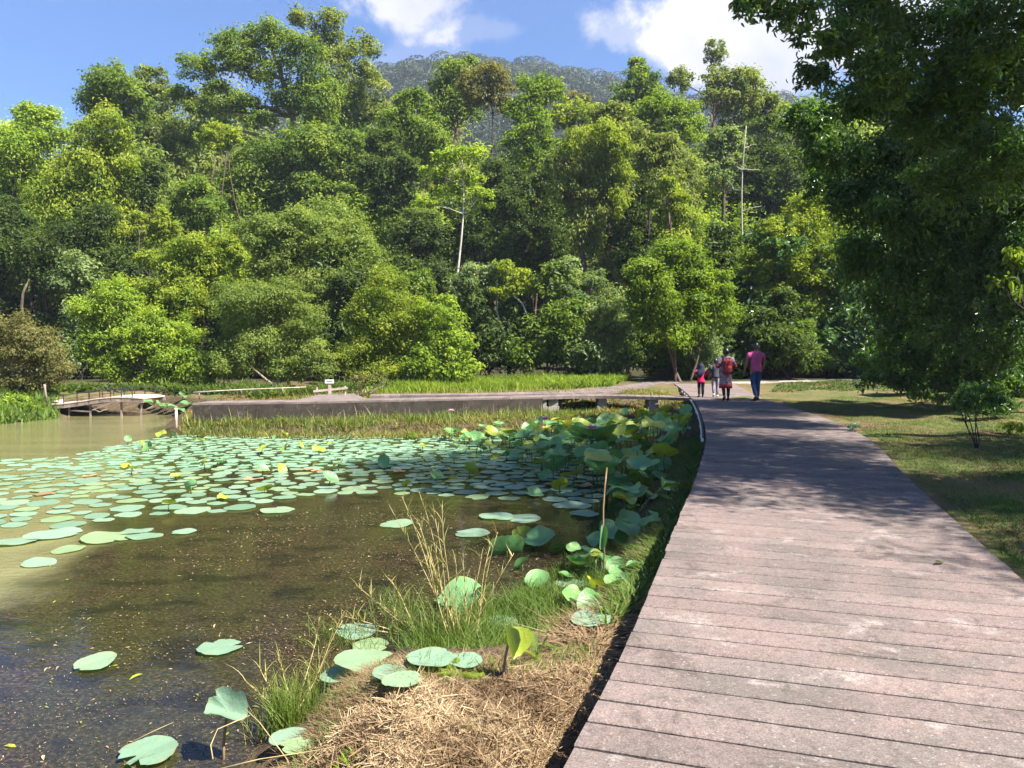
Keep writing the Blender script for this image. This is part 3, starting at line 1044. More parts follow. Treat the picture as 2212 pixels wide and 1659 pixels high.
tree('slim_tree', 'slim tree with a small round airy crown standing alone against the white cloud', 'tree', 78, [(1545, 105, 26, 20), (1535, 125, 18, 16), (1560, 122, 18, 18), (1548, 145, 13, 10)], 'olive', px=4.0, cover=.75, bark_='tan', r0=.16, base=1540)
tree('forest_tree', 'dusky olive tree under the slim airy tree', 'tree', 66, [(1580, 180, 50, 30), (1560, 215, 50, 40), (1620, 190, 44, 34), (1640, 230, 50, 40), (1595, 250, 50, 40), (1540, 170, 24, 24), (1470, 175, 34, 24)], 'olive', cover=1.3)
tree('forest_tree', 'greyish tree with level leaf tiers left of the bare white trunk', 'tree', 52, [(1560, 295, 36, 22), (1545, 330, 44, 26), (1580, 350, 40, 26), (1540, 380, 44, 24), (1590, 310, 30, 24)], 'grey', cover=1.3)
tree('forest_tree', 'dark leafy tree behind the bare white trunk', 'tree', 56, [(1640, 300, 60, 50), (1680, 370, 70, 60), (1620, 400, 60, 60), (1560, 440, 60, 50), (1660, 470, 70, 60), (1600, 500, 60, 50)], 'deep', cover=1.4, bark_='dark')
tree('pond_tree', 'round bright leafy bush tree behind the girl and the junction', 'tree', 35, [(1470, 555, 62, 42), (1410, 600, 62, 50), (1450, 640, 75, 52), (1530, 620, 60, 48), (1480, 590, 60, 44), (1540, 680, 62, 50), (1400, 670, 50, 48), (1480, 710, 70, 48)], 'lime', px=4.4, cover=1.5, stems=3, r0=.1)
tree('pond_tree', 'grey green shrub tree in front of the dark hollow in the middle', 'tree', 37, [(1280, 610, 44, 26), (1250, 660, 52, 36), (1310, 660, 50, 40), (1280, 720, 62, 40), (1330, 730, 40, 40), (1240, 750, 50, 40), (1310, 780, 50, 26)], 'grey', px=4.0, cover=1.35, stems=4, r0=.07, bark_='tan')
tree('pond_tree', 'pale blue green tree with hanging foliage left of the crooked white branch', 'tree', 38, [(1035, 590, 52, 24), (1000, 620, 42, 34), (1060, 630, 42, 34), (1030, 680, 40, 36), (985, 660, 36, 30)], 'grey', px=4.0, cover=1.3, stems=2, droop=.3)
tree('pond_tree', 'yellow green tree on a crooked whitish stem over the dark hollow', 'tree', 37.5, [(1110, 595, 40, 18), (1140, 620, 32, 20), (1100, 630, 40, 12), (1090, 575, 28, 14)], 'yellow', px=4.4, cover=1.0, bark_='pale', r0=.07, base=1145, twigs=3, lean=.05)
tree('forest_tree', 'shadowy dark tree behind the slender white trunk', 'tree', 47, [(900, 500, 60, 60), (960, 540, 62, 60), (1030, 510, 60, 66), (1080, 450, 60, 60), (1100, 540, 60, 55), (1060, 390, 40, 40)], 'deep', cover=1.35, bark_='dark', stems=3)
tree('forest_tree', 'dark tree with brown trunk in the centre below the lime twin trunk tree', 'tree', 48, [(1110, 420, 40, 60), (1170, 470, 50, 60), (1190, 550, 50, 60), (1130, 500, 50, 60), (1180, 400, 36, 40)], 'deep', cover=1.3, bark_='brown', stems=2)
tree('forest_tree', 'dark tree filling the hollow between the two creeper towers', 'tree', 49, [(1380, 420, 44, 60), (1370, 500, 44, 60), (1390, 350, 40, 40), (1370, 570, 50, 50), (1400, 540, 40, 50)], 'deep', cover=1.3, bark_='dark')
tree('pond_tree', 'yellow lit fine leaved tree beside the overhanging dark tree', 'tree', 39, [(1680, 510, 62, 46), (1740, 470, 56, 56), (1640, 580, 46, 46), (1720, 580, 70, 60), (1790, 560, 60, 70), (1660, 650, 50, 44), (1780, 650, 70, 60), (1720, 690, 60, 40)], 'yellow', px=4.6, cover=1.5, stems=3, wl=.42)
tree('pond_tree', 'dark green shrub tree right behind the man and woman', 'tree', 40, [(1640, 700, 62, 44), (1700, 740, 70, 44), (1590, 720, 50, 44), (1760, 760, 62, 44), (1560, 770, 50, 34), (1650, 780, 70, 30), (1840, 760, 60, 50)], 'deep', px=4.8, cover=1.5, stems=4, r0=.07)
tree('pond_tree', 'dark understorey tree between the yellow lit tree and the overhanging dark tree', 'tree', 39.5, [(1850, 700, 70, 50), (1920, 740, 70, 50), (1900, 640, 70, 60), (1990, 700, 70, 60), (1960, 780, 62, 30), (2080, 740, 80, 60)], 'shade', px=5.0, cover=1.5, stems=4, r0=.08, bark_='dark')

# the dark trees on the right (most of their crown is above and beside the picture, and shades the walkway)
def lobes_with_world(px_lobes, world_lobes):
    out = list(px_lobes)
    for x, y, z, r in world_lobes:
        u = x / y
        # back into photograph coordinates so one builder serves both
        c, s = CP, SP
        yy, zz = y, z - CAMZ
        f = yy * c - zz * s
        upv = yy * s + zz * c
        out.append(((512 + FPX * x / f) / K, (384 - FPX * upv / f) / K, r / (PXM * y), r / (PXM * y), y, .43))
    return out


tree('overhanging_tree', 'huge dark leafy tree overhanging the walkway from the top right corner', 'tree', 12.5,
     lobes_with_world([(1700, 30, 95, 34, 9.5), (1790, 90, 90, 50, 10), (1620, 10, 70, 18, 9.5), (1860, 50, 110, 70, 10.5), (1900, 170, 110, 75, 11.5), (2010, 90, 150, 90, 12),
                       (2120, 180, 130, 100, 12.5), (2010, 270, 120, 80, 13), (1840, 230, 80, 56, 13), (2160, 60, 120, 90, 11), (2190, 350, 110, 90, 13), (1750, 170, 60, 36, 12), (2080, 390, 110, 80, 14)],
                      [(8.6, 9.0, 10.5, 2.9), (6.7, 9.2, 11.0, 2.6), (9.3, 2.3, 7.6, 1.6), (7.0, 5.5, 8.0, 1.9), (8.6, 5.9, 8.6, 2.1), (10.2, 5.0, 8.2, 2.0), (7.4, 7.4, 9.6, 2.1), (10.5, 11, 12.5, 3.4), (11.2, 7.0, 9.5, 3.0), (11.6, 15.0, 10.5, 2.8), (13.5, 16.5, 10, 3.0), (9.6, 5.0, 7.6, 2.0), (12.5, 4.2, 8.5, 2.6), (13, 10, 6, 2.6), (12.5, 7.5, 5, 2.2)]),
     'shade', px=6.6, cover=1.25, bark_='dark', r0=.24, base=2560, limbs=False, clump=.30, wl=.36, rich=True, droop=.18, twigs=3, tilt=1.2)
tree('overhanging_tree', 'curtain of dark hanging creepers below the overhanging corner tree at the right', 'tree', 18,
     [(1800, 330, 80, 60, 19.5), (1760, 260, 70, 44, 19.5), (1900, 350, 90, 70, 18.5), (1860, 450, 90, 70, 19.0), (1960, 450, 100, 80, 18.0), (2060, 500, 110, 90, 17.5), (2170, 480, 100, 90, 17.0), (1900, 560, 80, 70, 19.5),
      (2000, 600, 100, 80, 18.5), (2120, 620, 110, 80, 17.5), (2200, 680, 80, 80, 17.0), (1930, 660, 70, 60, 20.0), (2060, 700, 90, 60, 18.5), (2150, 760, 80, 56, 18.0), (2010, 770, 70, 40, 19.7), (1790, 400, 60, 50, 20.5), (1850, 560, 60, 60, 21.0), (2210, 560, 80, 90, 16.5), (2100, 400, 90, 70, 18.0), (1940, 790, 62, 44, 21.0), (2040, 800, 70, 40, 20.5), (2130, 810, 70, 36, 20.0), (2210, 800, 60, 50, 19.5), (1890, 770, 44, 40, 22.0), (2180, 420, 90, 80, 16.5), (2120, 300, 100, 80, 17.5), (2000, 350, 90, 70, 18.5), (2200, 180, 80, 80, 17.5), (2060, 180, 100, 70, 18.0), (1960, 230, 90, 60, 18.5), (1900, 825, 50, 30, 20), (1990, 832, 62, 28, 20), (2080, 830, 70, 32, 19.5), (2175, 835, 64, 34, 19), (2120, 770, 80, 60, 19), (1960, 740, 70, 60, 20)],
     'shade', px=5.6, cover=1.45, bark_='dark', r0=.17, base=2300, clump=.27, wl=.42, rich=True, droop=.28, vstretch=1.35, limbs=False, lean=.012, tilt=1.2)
tree('overhanging_tree', 'spray of fresh glossy leaves low at the right edge in front of the dark trees', 'tree', 12.5, [(2190, 560, 34, 24, 12.5), (2160, 610, 34, 22, 12.5), (2205, 640, 22, 20, 12.5)], 'mid', px=11, cover=.7, bark_='dark', base=2280, r0=.05, rich=True, wl=.36, clump=.4, droop=.4)

tree('pond_tree', 'dark thicket standing on the far lawn under the hanging creepers at the right', 'tree', 25, [(2010, 800, 90, 44), (2110, 790, 100, 56), (2200, 790, 90, 60), (1935, 815, 60, 30), (2060, 830, 110, 24), (2190, 840, 90, 26)], 'shade', px=5.4, cover=1.3, stems=5, r0=.05, bark_='dark')
# bare pale trunk with level dead branches
D_ = 50
b0 = at_d(1603, 500, D_); t0 = at_d(1612, 272, D_)
gz = float(ground(b0[0], D_))
root = empty('bare_tree', (b0[0], D_, gz), 'bare white dead trunk with level broken branches near the right', 'tree')
mb = MB()
o_ = np.array([b0[0], D_, gz])
rg = np.random.default_rng(4)
Lt = wobble_line((0, 0, -.3), t0 - o_, 12, .12, rg)
mb.tube(Lt, np.linspace(.085, .03, 12), 7)
mb.build('trunk', BK['ash'], root, smooth=True)
for k, (dx, sgn) in enumerate([(34, 1), (44, 1), (26, -1), (48, 1), (40, 1), (30, -1), (38, 1), (20, -1), (26, 1)]):
    i = min(11, 4 + int(k * .85))
    e = Lt[i] + np.array([sgn * dx * PXM * D_, rg.uniform(-.6, .6), rg.uniform(0, .9)])
    MB().tube(wobble_line(Lt[i], e, 6, .1, rg), np.linspace(.04, .012, 6), 5).build('branch', BK['ash'], root)

# crooked white branch in the hollow
mb = MB()
root = empty('bare_tree', tuple(at_d(1150, 700, 37)), 'thin crooked pale dead stem leaning in the dark hollow', 'tree')
o_ = at_d(1150, 700, 37)
P = [at_d(x, y, 37 + .1 * i) - o_ for i, (x, y) in enumerate([(1160, 800), (1152, 730), (1143, 690), (1128, 655), (1105, 635), (1085, 636), (1075, 625)])]
mb.tube(P, np.linspace(.07, .03, len(P)), 6)
mb.build('trunk', BK['pale'], root, smooth=True)

# small palm in the creeper column
def frond(mb_leaf, a, direction, L, rng, width=.34, n=26, sag=.9):
    a = np.asarray(a, float)
    d = unit(np.asarray(direction, float))
    t = np.linspace(0, 1, n)
    P = a + d * (t * L)[:, None] + np.array([0, 0, -1.0]) * (sag * L * t ** 2 * .6)[:, None]
    T = unit(np.gradient(P, axis=0))
    S = unit(np.cross(T, np.array([0, 0, 1.0])))
    prof = np.sin(PI * np.clip(t * .93 + .07, 0, 1)) ** .6
    V, F, k = [], [], 0
    for i in range(1, n):
        for sg in (-1, 1):
            w = width * L * prof[i] * rng.uniform(.85, 1.1)
            b = P[i]
            tip = b + S[i] * sg * w + T[i] * w * .45 + np.array([0, 0, -.3 * w])
            h = T[i] * L / n * .42
            V += [b - h, b + h, tip]
            F.append([k, k + 1, k + 2]); k += 3
    return np.array(V), np.array(F)


def fronds_plant(name, label, cat, base, heads, mat, L, rng, trunk_r=.07, group=None, width=.34, sag=.9, up=.55, bark_='tan', n=26):
    root = empty(name, base, label, cat, group)
    for h, cnt in heads:
        h = np.asarray(h, float)
        if trunk_r and h[2] > .15:
            MB().tube(wobble_line((0, 0, -.1), h, 6, .04, rng), np.linspace(trunk_r, trunk_r * .7, 6), 7).build('stem', BK[bark_], root, smooth=True)
        for i in range(cnt):
            a = 2 * PI * (i + rng.uniform(-.3, .3)) / cnt
            e = up * rng.uniform(.5, 1.5)
            V, F = frond(None, h, (math.cos(a), math.sin(a), e), L * rng.uniform(.75, 1.15), rng, width, n, sag)
            me = make_mesh('frond', V, [F], LM[mat], tone=np.full(len(F), rng.uniform(.35, .8)))
            link('frond', me, root)
    return root


# filler trees deep in the forest and shrubs along its edge: few crown meshes, many copies
def copies(name, label, cat, group, spots, lobes, mats, L, cover, bark_, seed, r0=.12, stems=1, **kw):
    protos = []
    for i, mt in enumerate(mats):
        rng = np.random.default_rng(seed + i)
        lw = [(np.array(c) * rng.uniform(.85, 1.15, 3), np.array(r) * rng.uniform(.85, 1.15, 3)) for c, r in lobes]
        mb = MB()
        trunk_mesh(mb, (0, 0, 0), lw, r0, rng, 6, twigs=1, stems=stems)
        V, F, T = crown_leaves(lw, L, cover, rng, **kw)
        protos.append((mb, V, F, T, mt))
    meshes = [None] * len(protos)
    for k, (x, y, s, rz) in enumerate(spots):
        i = k % len(protos)
        root = empty(name, (x, y, float(ground(x, y))), label, cat, group)
        root.rotation_euler = (0, 0, rz)
        root.scale = (s, s, s * random.uniform(.9, 1.15))
        if meshes[i] is None:
            mb, V, F, T, mt = protos[i]
            a = mb.build('trunk', BK[bark_], root, smooth=True)
            b = link('crown', make_mesh('crown', V, [F], LM[mt], tone=T), root)
            meshes[i] = (a, b)
        else:
            for src in meshes[i]:
                c = src.copy()
                COL.objects.link(c)
                c.parent = root


rr = random.Random(11)
SKYLINE = np.array([(-400, 300), (0, 260), (100, 235), (165, 240), (240, 155), (300, 175), (400, 125), (480, 75), (600, 50), (700, 50), (800, 110), (840, 200), (920, 200), (1000, 150), (1100, 180), (1150, 185), (1220, 215), (1300, 235), (1380, 140), (1450, 215), (1540, 190), (1600, 165), (1700, 160), (1900, 150), (2600, 150)], float)
spots = []
for Y, n, s0 in ((49, 15, 1.0), (56, 16, 1.25), (64, 16, 1.5), (75, 15, 1.75), (90, 15, 2.0)):
    for k in range(n):
        x = (-.72 + 1.44 * (k + rr.uniform(.1, .9)) / n) * Y
        y = Y + rr.uniform(-3, 3)
        col_ = (512 + FPX * x / y) / K
        cap = np.interp(col_, SKYLINE[:, 0], SKYLINE[:, 1]) + 55
        hmax = at_d(col_, cap, y)[2] - float(ground(x, y))
        spots.append((x, y, min(s0 * rr.uniform(.8, 1.1), hmax / 11.5), rr.uniform(0, 6.28)))
copies('forest_tree', 'dense green forest tree half hidden behind the nearer crowns', 'tree', 'half hidden trees deep in the forest', spots,
       [((0, 0, 8.5), (2.6, 2.6, 2.2)), ((1.9, .6, 7), (2.2, 2.2, 1.9)), ((-1.9, .3, 6.6), (2.3, 2.2, 1.9)), ((.3, -1.8, 6.2), (2.2, 2.1, 1.8)), ((.2, 1.6, 5.6), (2.3, 2.3, 2.0)), ((-1, -.8, 4.2), (2.2, 2.2, 1.8)), ((1.3, -.6, 4), (2.1, 2.1, 1.8)), ((0, 0, 2.2), (2.2, 2.0, 1.5))],
       ['deep', 'mid', 'olive', 'bright', 'mid', 'pale'], .25, 1.5, 'brown', 60, .2)
spots = []
for k in range(34):
    x = -25 + 52 * (k + rr.uniform(0, .8)) / 34
    y = 37 + rr.uniform(-1, 5) + max(0, abs(x) - 10) * .12
    spots.append((x, y, rr.uniform(.8, 1.5), rr.uniform(0, 6.28)))
copies('understorey_shrub', 'dark shaded shrub in the gloom along the foot of the forest', 'shrub', 'shaded shrubs along the foot of the forest', spots,
       [((0, 0, 1.5), (1.3, 1.3, 1.0)), ((.9, .2, 1.0), (1.1, 1.0, .8)), ((-.9, -.1, .9), (1.1, 1.0, .8)), ((.1, -.5, 2.2), (.9, .9, .8)), ((0, .3, 3.2), (.8, .8, .9))],
       ['deep', 'mid', 'grey', 'deep'], .17, 1.4, 'dark', 90, .05, 3)
spots = [(x, rr.uniform(38.8, 44), rr.uniform(1.2, 1.9), rr.uniform(0, 6.28)) for x in np.linspace(11, 34, 20)]
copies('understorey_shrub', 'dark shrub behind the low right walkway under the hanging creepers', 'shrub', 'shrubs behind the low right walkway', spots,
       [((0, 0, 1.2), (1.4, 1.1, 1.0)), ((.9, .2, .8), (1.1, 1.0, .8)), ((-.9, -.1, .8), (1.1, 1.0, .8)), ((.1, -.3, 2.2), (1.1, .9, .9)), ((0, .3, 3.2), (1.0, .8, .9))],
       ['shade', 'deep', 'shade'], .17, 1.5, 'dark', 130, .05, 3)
# bare dark trunks standing in the gloom at the forest foot
spots = [(at_d(x, 700, D_)[0], D_, h, r) for x, D_, h, r in ((60, 39, 5, .09), (95, 41, 5, .1), (150, 40, 5, .08), (1075, 44, 5, .1), (1145, 42, 5, .07), (1360, 42, 6, .13), (1620, 40, 4, .07), (1890, 30, 3.4, .08), (1950, 29, 3, .07))]
mesh_ = None
for x, y, h, r in spots:
    rt = empty('bare_tree', (x, y, float(ground(x, y))), 'thin bare trunk standing in the dark gaps below the crowns', 'tree', 'bare trunks in the dark gaps')
    MB().tube(wobble_line((0, 0, -.2), (rr.uniform(-.4, .4), 0, h), 8, .12, RNG), np.linspace(r * 1.2, r * .6, 8), 7).build('trunk', BK['brown'], rt, smooth=True)

# distant forest on the hill: crowns that read as one mass
rng = np.random.default_rng(21)
Cs, Rs = [], []
for Y in np.arange(205, 425, 8.5):
    for X in np.arange(-170, 230, 9):
        x, y = X + rng.uniform(-4, 4), Y + rng.uniform(-4, 4)
        r = rng.uniform(4.6, 8.2)
        Cs.append((x, y, float(0))); Rs.append(r)
Cs, Rs = np.array(Cs), np.array(Rs)
Cs[:, 2] = hills(Cs[:, 0], Cs[:, 1]) + Rs * rng.uniform(.5, 1.3, len(Rs))
per = 230
C = np.repeat(Cs, per, 0)
R = np.repeat(Rs, per)
q = rand_dirs(len(C), rng)
q[:, 2] = np.abs(q[:, 2])
P = C + q * (R * rng.uniform(.95, 1.02, len(R)))[:, None] * np.array([1, 1, .8])
N = unit(q * 1.0 + rng.normal(0, .10, q.shape) + [0, 0, .1])
Dd = unit(rng.normal(0, 1, q.shape) + q)
tone = np.clip(np.repeat(rng.normal(.5, .26, len(Rs)), per) + rng.normal(0, .12, len(R)), 0, 1)
V, F = leaf_arrays(P, Dd, N, rng.uniform(.8, 1.7, len(R)), rng.uniform(.6, 1.1, len(R)))
tag(link('distant_forest', make_mesh('distant_forest', V, [F], LM['far'], tone=tone)), 'bluish forest covering the far hill under the sky', 'forest', kind='stuff')

# ------------------------------------------------------------------ lotus, water plants, grass
def pad_material(name, dark, mid, light, vein, brown=(.20, .15, .06)):
    m = NT(name)
    o = m.obj()
    sp = m.new('ShaderNodeSeparateXYZ')
    m.L.new(o, sp.inputs[0])
    ang = m.math('ARCTAN2', sp.outputs[1], sp.outputs[0])
    rad = m.math('SQRT', m.math('ADD', m.math('POWER', m.math('ABSOLUTE', sp.outputs[0]), 2.0), m.math('POWER', m.math('ABSOLUTE', sp.outputs[1]), 2.0)))
    v = m.math('ABSOLUTE', m.math('SINE', m.math('MULTIPLY', ang, 10.0)))
    vein_f = m.math('MULTIPLY', m.gray(v, .20, .02), .45)
    oi = m.new('ShaderNodeObjectInfo').outputs['Random']
    tone = m.math('ADD', m.math('MULTIPLY', m.attr('tone'), .6), m.math('MULTIPLY', oi, .4))
    c = m.ramp(tone, [(.1, dark), (.5, mid), (.9, light)])
    c = m.mix(vein_f, c, vein)
    c = m.mix(m.math('MULTIPLY', m.gray(oi, .68, .95), .65), c, (mid[0] * 1.15, mid[1] * .98, mid[2] * .55))
    n = m.noise(o, 2.6, 5, .65)
    c = m.mix(m.math('MULTIPLY', m.gray(n, .62, .72), .5), c, brown)
    c = m.mix(m.math('MULTIPLY', m.math('MULTIPLY', m.gray(rad, .86, 1.0), m.gray(m.noise(o, 1.7, 3), .45, .6)), .55), c, (.26, .22, .07))
    p = m.principled(c, .42, .45, m.bump(m.math('ADD', m.math('MULTIPLY', vein_f, .8), n), .25, .04))
    t = m.new('ShaderNodeBsdfTranslucent')
    t.inputs[0].default_value = (mid[0] * 1.3, mid[1] * 1.3, mid[2] * .4, 1)
    mx = m.new('ShaderNodeMixShader')
    mx.inputs[0].default_value = .22
    m.L.new(p, mx.inputs[1])
    m.L.new(t.outputs[0], mx.inputs[2])
    return m.done(mx.outputs[0])


PAD = pad_material('floating lotus pad', (.125, .215, .135), (.18, .28, .19), (.25, .345, .25), (.25, .34, .21))
PADD = pad_material('raised lotus blade', (.07, .18, .05), (.11, .25, .095), (.15, .30, .15), (.20, .34, .12))
PADY = pad_material('yellowing and backlit lotus blade', (.16, .22, .02), (.24, .30, .03), (.32, .32, .05), (.36, .36, .1))  # for yellow green leaves, and for backlight painted onto leaves of the stand
PADB = pad_material('withered lotus pad', (.16, .10, .05), (.28, .19, .11), (.36, .27, .17), (.38, .30, .18))
STEM = flat_mat('lotus stem', (.075, .10, .03), .6, .3, .4, 6)
STEMB = flat_mat('dry lotus stem', (.26, .17, .09), .7, .2, .4, 6)
PETAL = leaf_mat('lotus petal', (.62, .22, .34), (.75, .36, .48), (.85, .62, .68), trans=.3, tcol=(1.1, .8, .9))
RGL = np.random.default_rng(77)


def blade_mesh(name, mat, seed, cup=.0, wave=.03, wn=5, notch=True, tear=0.0, fold=0.0, nth=28, nr=4, tone=None):
    """round lotus blade of radius one with an uneven rim"""
    rng = np.random.default_rng(seed)
    th = np.linspace(0, 2 * PI, nth, endpoint=False) + rng.uniform(0, 6.28)
    rim = 1 + rng.normal(0, .018, nth) + .05 * np.sin(2 * th + rng.uniform(0, 6)) + .03 * np.sin(3 * th + rng.uniform(0, 6))
    if notch:
        rim[0] *= .80 if rng.random() < .6 else .93
        rim[1] *= .96
    if tear:
        for k in range(3):
            j = rng.integers(nth)
            rim[j] *= 1 - tear * rng.uniform(.4, 1)
            rim[(j + 1) % nth] *= 1 - tear * rng.uniform(.2, .6)
    ph = rng.uniform(0, 6.28, 3)
    V = [(0, 0, -.05 * (cup > 0))]
    for i in range(1, nr + 1):
        r = (i / nr) ** .9
        for k in range(nth):
            a, q = th[k], r * rim[k]
            x, y = q * math.cos(a), q * math.sin(a)
            z = cup * r * r + wave * r * r * (math.sin(wn * a + ph[0]) + .6 * math.sin(2 * a + ph[1]) + .5 * math.sin(3 * a + ph[2]))
            if fold:
                z += fold * abs(x) ** 1.4
                x *= (1 - .35 * min(1, fold) * abs(x))
            V.append((x, y, z))
    Q, T = [], []
    for k in range(nth):
        T.append([0, 1 + k, 1 + (k + 1) % nth])
    for i in range(nr - 1):
        for k in range(nth):
            a, b = 1 + i * nth, 1 + (i + 1) * nth
            k2 = (k + 1) % nth
            Q.append([a + k, b + k, b + k2, a + k2])
    n = len(Q) + len(T)
    return make_mesh(name, V, [np.array(T), np.array(Q)], mat, tone=np.full(n, rng.uniform(.2, .8) if tone is None else tone), smooth=True)


def in_poly(P, poly):
    x, y = P[:, 0], P[:, 1]
    ins = np.zeros(len(P), bool)
    n = len(poly)
    for i in range(n):
        a, b = poly[i], poly[(i + 1) % n]
        cond = (a[1] > y) != (b[1] > y)
        ins ^= cond & (x < (b[0] - a[0]) * (y - a[1]) / (b[1] - a[1] + 1e-12) + a[0])
    return ins


RAFT = np.array([at_z(x, y, 0)[:2] for x, y in [(-60, 995), (120, 990), (330, 948), (400, 941), (560, 943), (900, 943), (1180, 935), (1310, 960), (1330, 1030), (1290, 1083), (1120, 1082), (980, 1074), (830, 1066), (640, 1072),
                                               (560, 1098), (420, 1112), (300, 1118), (150, 1140), (-60, 1132)]])
lo, hi = RAFT.min(0), RAFT.max(0)
cand = RGL.uniform(lo, hi, (60000, 2))
cand = cand[in_poly(cand, RAFT)]
pts, rads = [], []
for q in cand:
    y = q[1]
    r = np.interp(y, [9.5, 13, 19], [.215, .19, .17]) * RGL.uniform(.62, 1.12)
    # thinner towards the left open water and the near edge
    row = FPX * CAMZ / y + 350
    colx = 512 + FPX * q[0] / y
    thin = 0.0
    if colx < 190 and row < 475:
        thin = .9 * (1 - colx / 190)
    if row > 493:
        thin = max(thin, min(.5, (row - 493) / 40))
    if RGL.random() < min(.985, thin * 1.15):
        continue
    if pts:
        A = np.array(pts)
        d = np.linalg.norm(A - q, axis=1)
        if (d < (np.array(rads) + r) * RGL.uniform(.84, 1.12)).any():
            continue
    pts.append(q); rads.append(r)
order = np.argsort([p[1] for p in pts])
pad_meshes = [blade_mesh('lotus_pad', PAD, 300 + i, cup=0.0, wave=.012, wn=5) for i in range(10)]
pad_dead = [blade_mesh('lotus_pad', PADB, 330 + i, cup=.1, wave=.06, wn=4, tear=.4) for i in range(3)]
N_IND = 285
far_V, far_Q, far_T, far_tone, fn = [], [], [], [], 0
for rank, i in enumerate(order):
    x, y = pts[i]
    r = rads[i]
    z = .006 + RGL.uniform(0, .012)
    if rank < N_IND:
        col_ = 512 + FPX * x / y
        row_ = FPX * CAMZ / y + 350
        dead = RGL.random() < .035
        shade = col_ > 395 and row_ > 462
        if dead:
            lab, grp = 'small withered brownish lotus pad lying among the green ones', 'withered lotus pads in the raft'
        elif shade:
            lab, grp = 'bluish green lotus pad in the tree shade at the right end of the raft', 'lotus pads in the tree shade'
        elif col_ < 235:
            lab, grp = 'pale lotus pad in the loose left part of the floating raft', 'lotus pads in the loose left of the raft'
        else:
            lab, grp = 'pale mint lotus pad in the sunlit middle of the floating raft', 'lotus pads in the sunlit raft'
        o = link('lotus_pad', (pad_dead[rank % 3] if dead else pad_meshes[int(RGL.integers(10))]), None, (x, y, z))
        o.scale = (r, r * RGL.uniform(.85, 1.0), r)
        o.rotation_euler = (RGL.normal(0, .02), RGL.normal(0, .02), RGL.uniform(0, 6.28))
        tag(o, lab, 'lotus pad', grp)
    else:
        th = np.linspace(0, 2 * PI, 14, endpoint=False) + RGL.uniform(0, 6)
        rr_ = r * (1 + RGL.normal(0, .04, 14))
        V = np.concatenate([[[x, y, z + .004]], np.stack([x + rr_ * np.cos(th), y + rr_ * np.sin(th), np.full(14, z) + RGL.normal(0, .004, 14)], 1)])
        k = np.arange(14)
        far_V.append(V); far_T.append(np.stack([np.zeros(14, int), 1 + k, 1 + (k + 1) % 14], 1) + fn); far_tone += [RGL.uniform(.2, .8)] * 14
        fn += 15
if far_V:
    tag(link('lotus_pads_far', make_mesh('lotus_pads_far', np.concatenate(far_V), [np.concatenate(far_T)], LM['aqua'], tone=far_tone)), 'far mass of pale lotus pads along the weedy strip', 'lotus pads', kind='stuff')

# single pads lying apart, placed one by one: x, y, half width (photograph px), label
singles = [(84, 1217, 40, 'lone flat lotus pad nearest the rippled open water on the left'),
           (147, 1189, 34, 'small flat lotus pad just above the lone pad on the open water'),
           (35, 1172, 45, 'flat lotus pad cut by the left picture edge below the raft'),
           (115, 1157, 55, 'long flat lotus pad ending the raft on the lower left'),
           (230, 1165, 52, 'lotus pad overlapped by its neighbour below the raft'),
           (282, 1150, 46, 'lotus pad on top of an overlapping pair below the raft'),
           (312, 1160, 36, 'lotus pad on the right of the overlapping trio below the raft'),
           (398, 1151, 28, 'slim lotus pad alone right of the overlapping trio'),
           (475, 1403, 47, 'bright lotus pad with a deep notch alone on the brown weed'),
           (207, 1438, 43, 'lotus pad with upturned yellow rim alone on the left brown weed'),
           (770, 1366, 44, 'oval lotus pad left of the tall reed clump'),
           (800, 1398, 42, 'yellow green lotus pad just below the oval pad by the reeds'),
           (858, 1134, 35, 'lotus pad behind the tips of the tall reed clump'),
           (1022, 1155, 41, 'lotus pad alone on the dark water right of the reeds'),
           (1075, 1119, 38, 'left pad of a touching pair on the dark water'),
           (1130, 1121, 40, 'right pad of a touching pair on the dark water'),
           (1235, 1093, 42, 'large shaded lotus pad below the raised lotus leaves'),
           (1262, 1113, 34, 'pad next to the large shaded pad with lighter rim'),
           (600, 1105, 36, 'flat lotus pad at the lower right tip of the sunlit raft'),
           (790, 1445, 70, 'large wet lotus pad of the cluster beside the straw'),
           (855, 1470, 52, 'middle lotus pad of the cluster beside the straw'),
           (930, 1440, 55, 'dished lotus pad behind the straw heap near the fern'),
           (1005, 1445, 42, 'rightmost lotus pad of the cluster beside the straw'),
           (870, 1490, 44, 'lotus pad with its edge on the straw'),
           (735, 1475, 46, 'faded lotus pad at the left end of the cluster by the straw'),
           (625, 1610, 46, 'torn lotus pad among stalks at the bottom left of the straw'),
           (645, 1632, 38, 'small round lotus pad below the torn pad at the bottom'),
           (1085, 1345, 34, 'half sunk lotus pad right of the reed base'),
           (1290, 1330, 36, 'bright lotus pad close to the walkway beam'),
           (1275, 1355, 52, 'dull drowned lotus pad near the walkway edge'),
           (1235, 1262, 36, 'lotus pad lying under the small raised leaves by the walkway'),
           (1300, 1235, 45, 'crumpled lotus pad by the reddish dead leaf')]
for i, (x, y, hw, lab) in enumerate(singles):
    q = on_ground(x, y)
    r = hw * PXM * q[1]
    zz = max(.012, float(ground(q[0], q[1])) + .045)
    o = link('lotus_pad', blade_mesh('lotus_pad', PAD, 500 + i, cup=.05 if 'dished' in lab or 'rim' in lab else .0, wave=.02, wn=4, tear=.45 if 'torn' in lab or 'crumpled' in lab or 'notch' in lab else 0.0, nth=40), None, (q[0], q[1], zz + .004 * (i % 5)))
    o.scale = (r, r * RGL.uniform(.88, 1), r)
    o.rotation_euler = (RGL.normal(0, .03), RGL.normal(0, .03), RGL.uniform(0, 6.28))
    tag(o, lab, 'lotus pad')

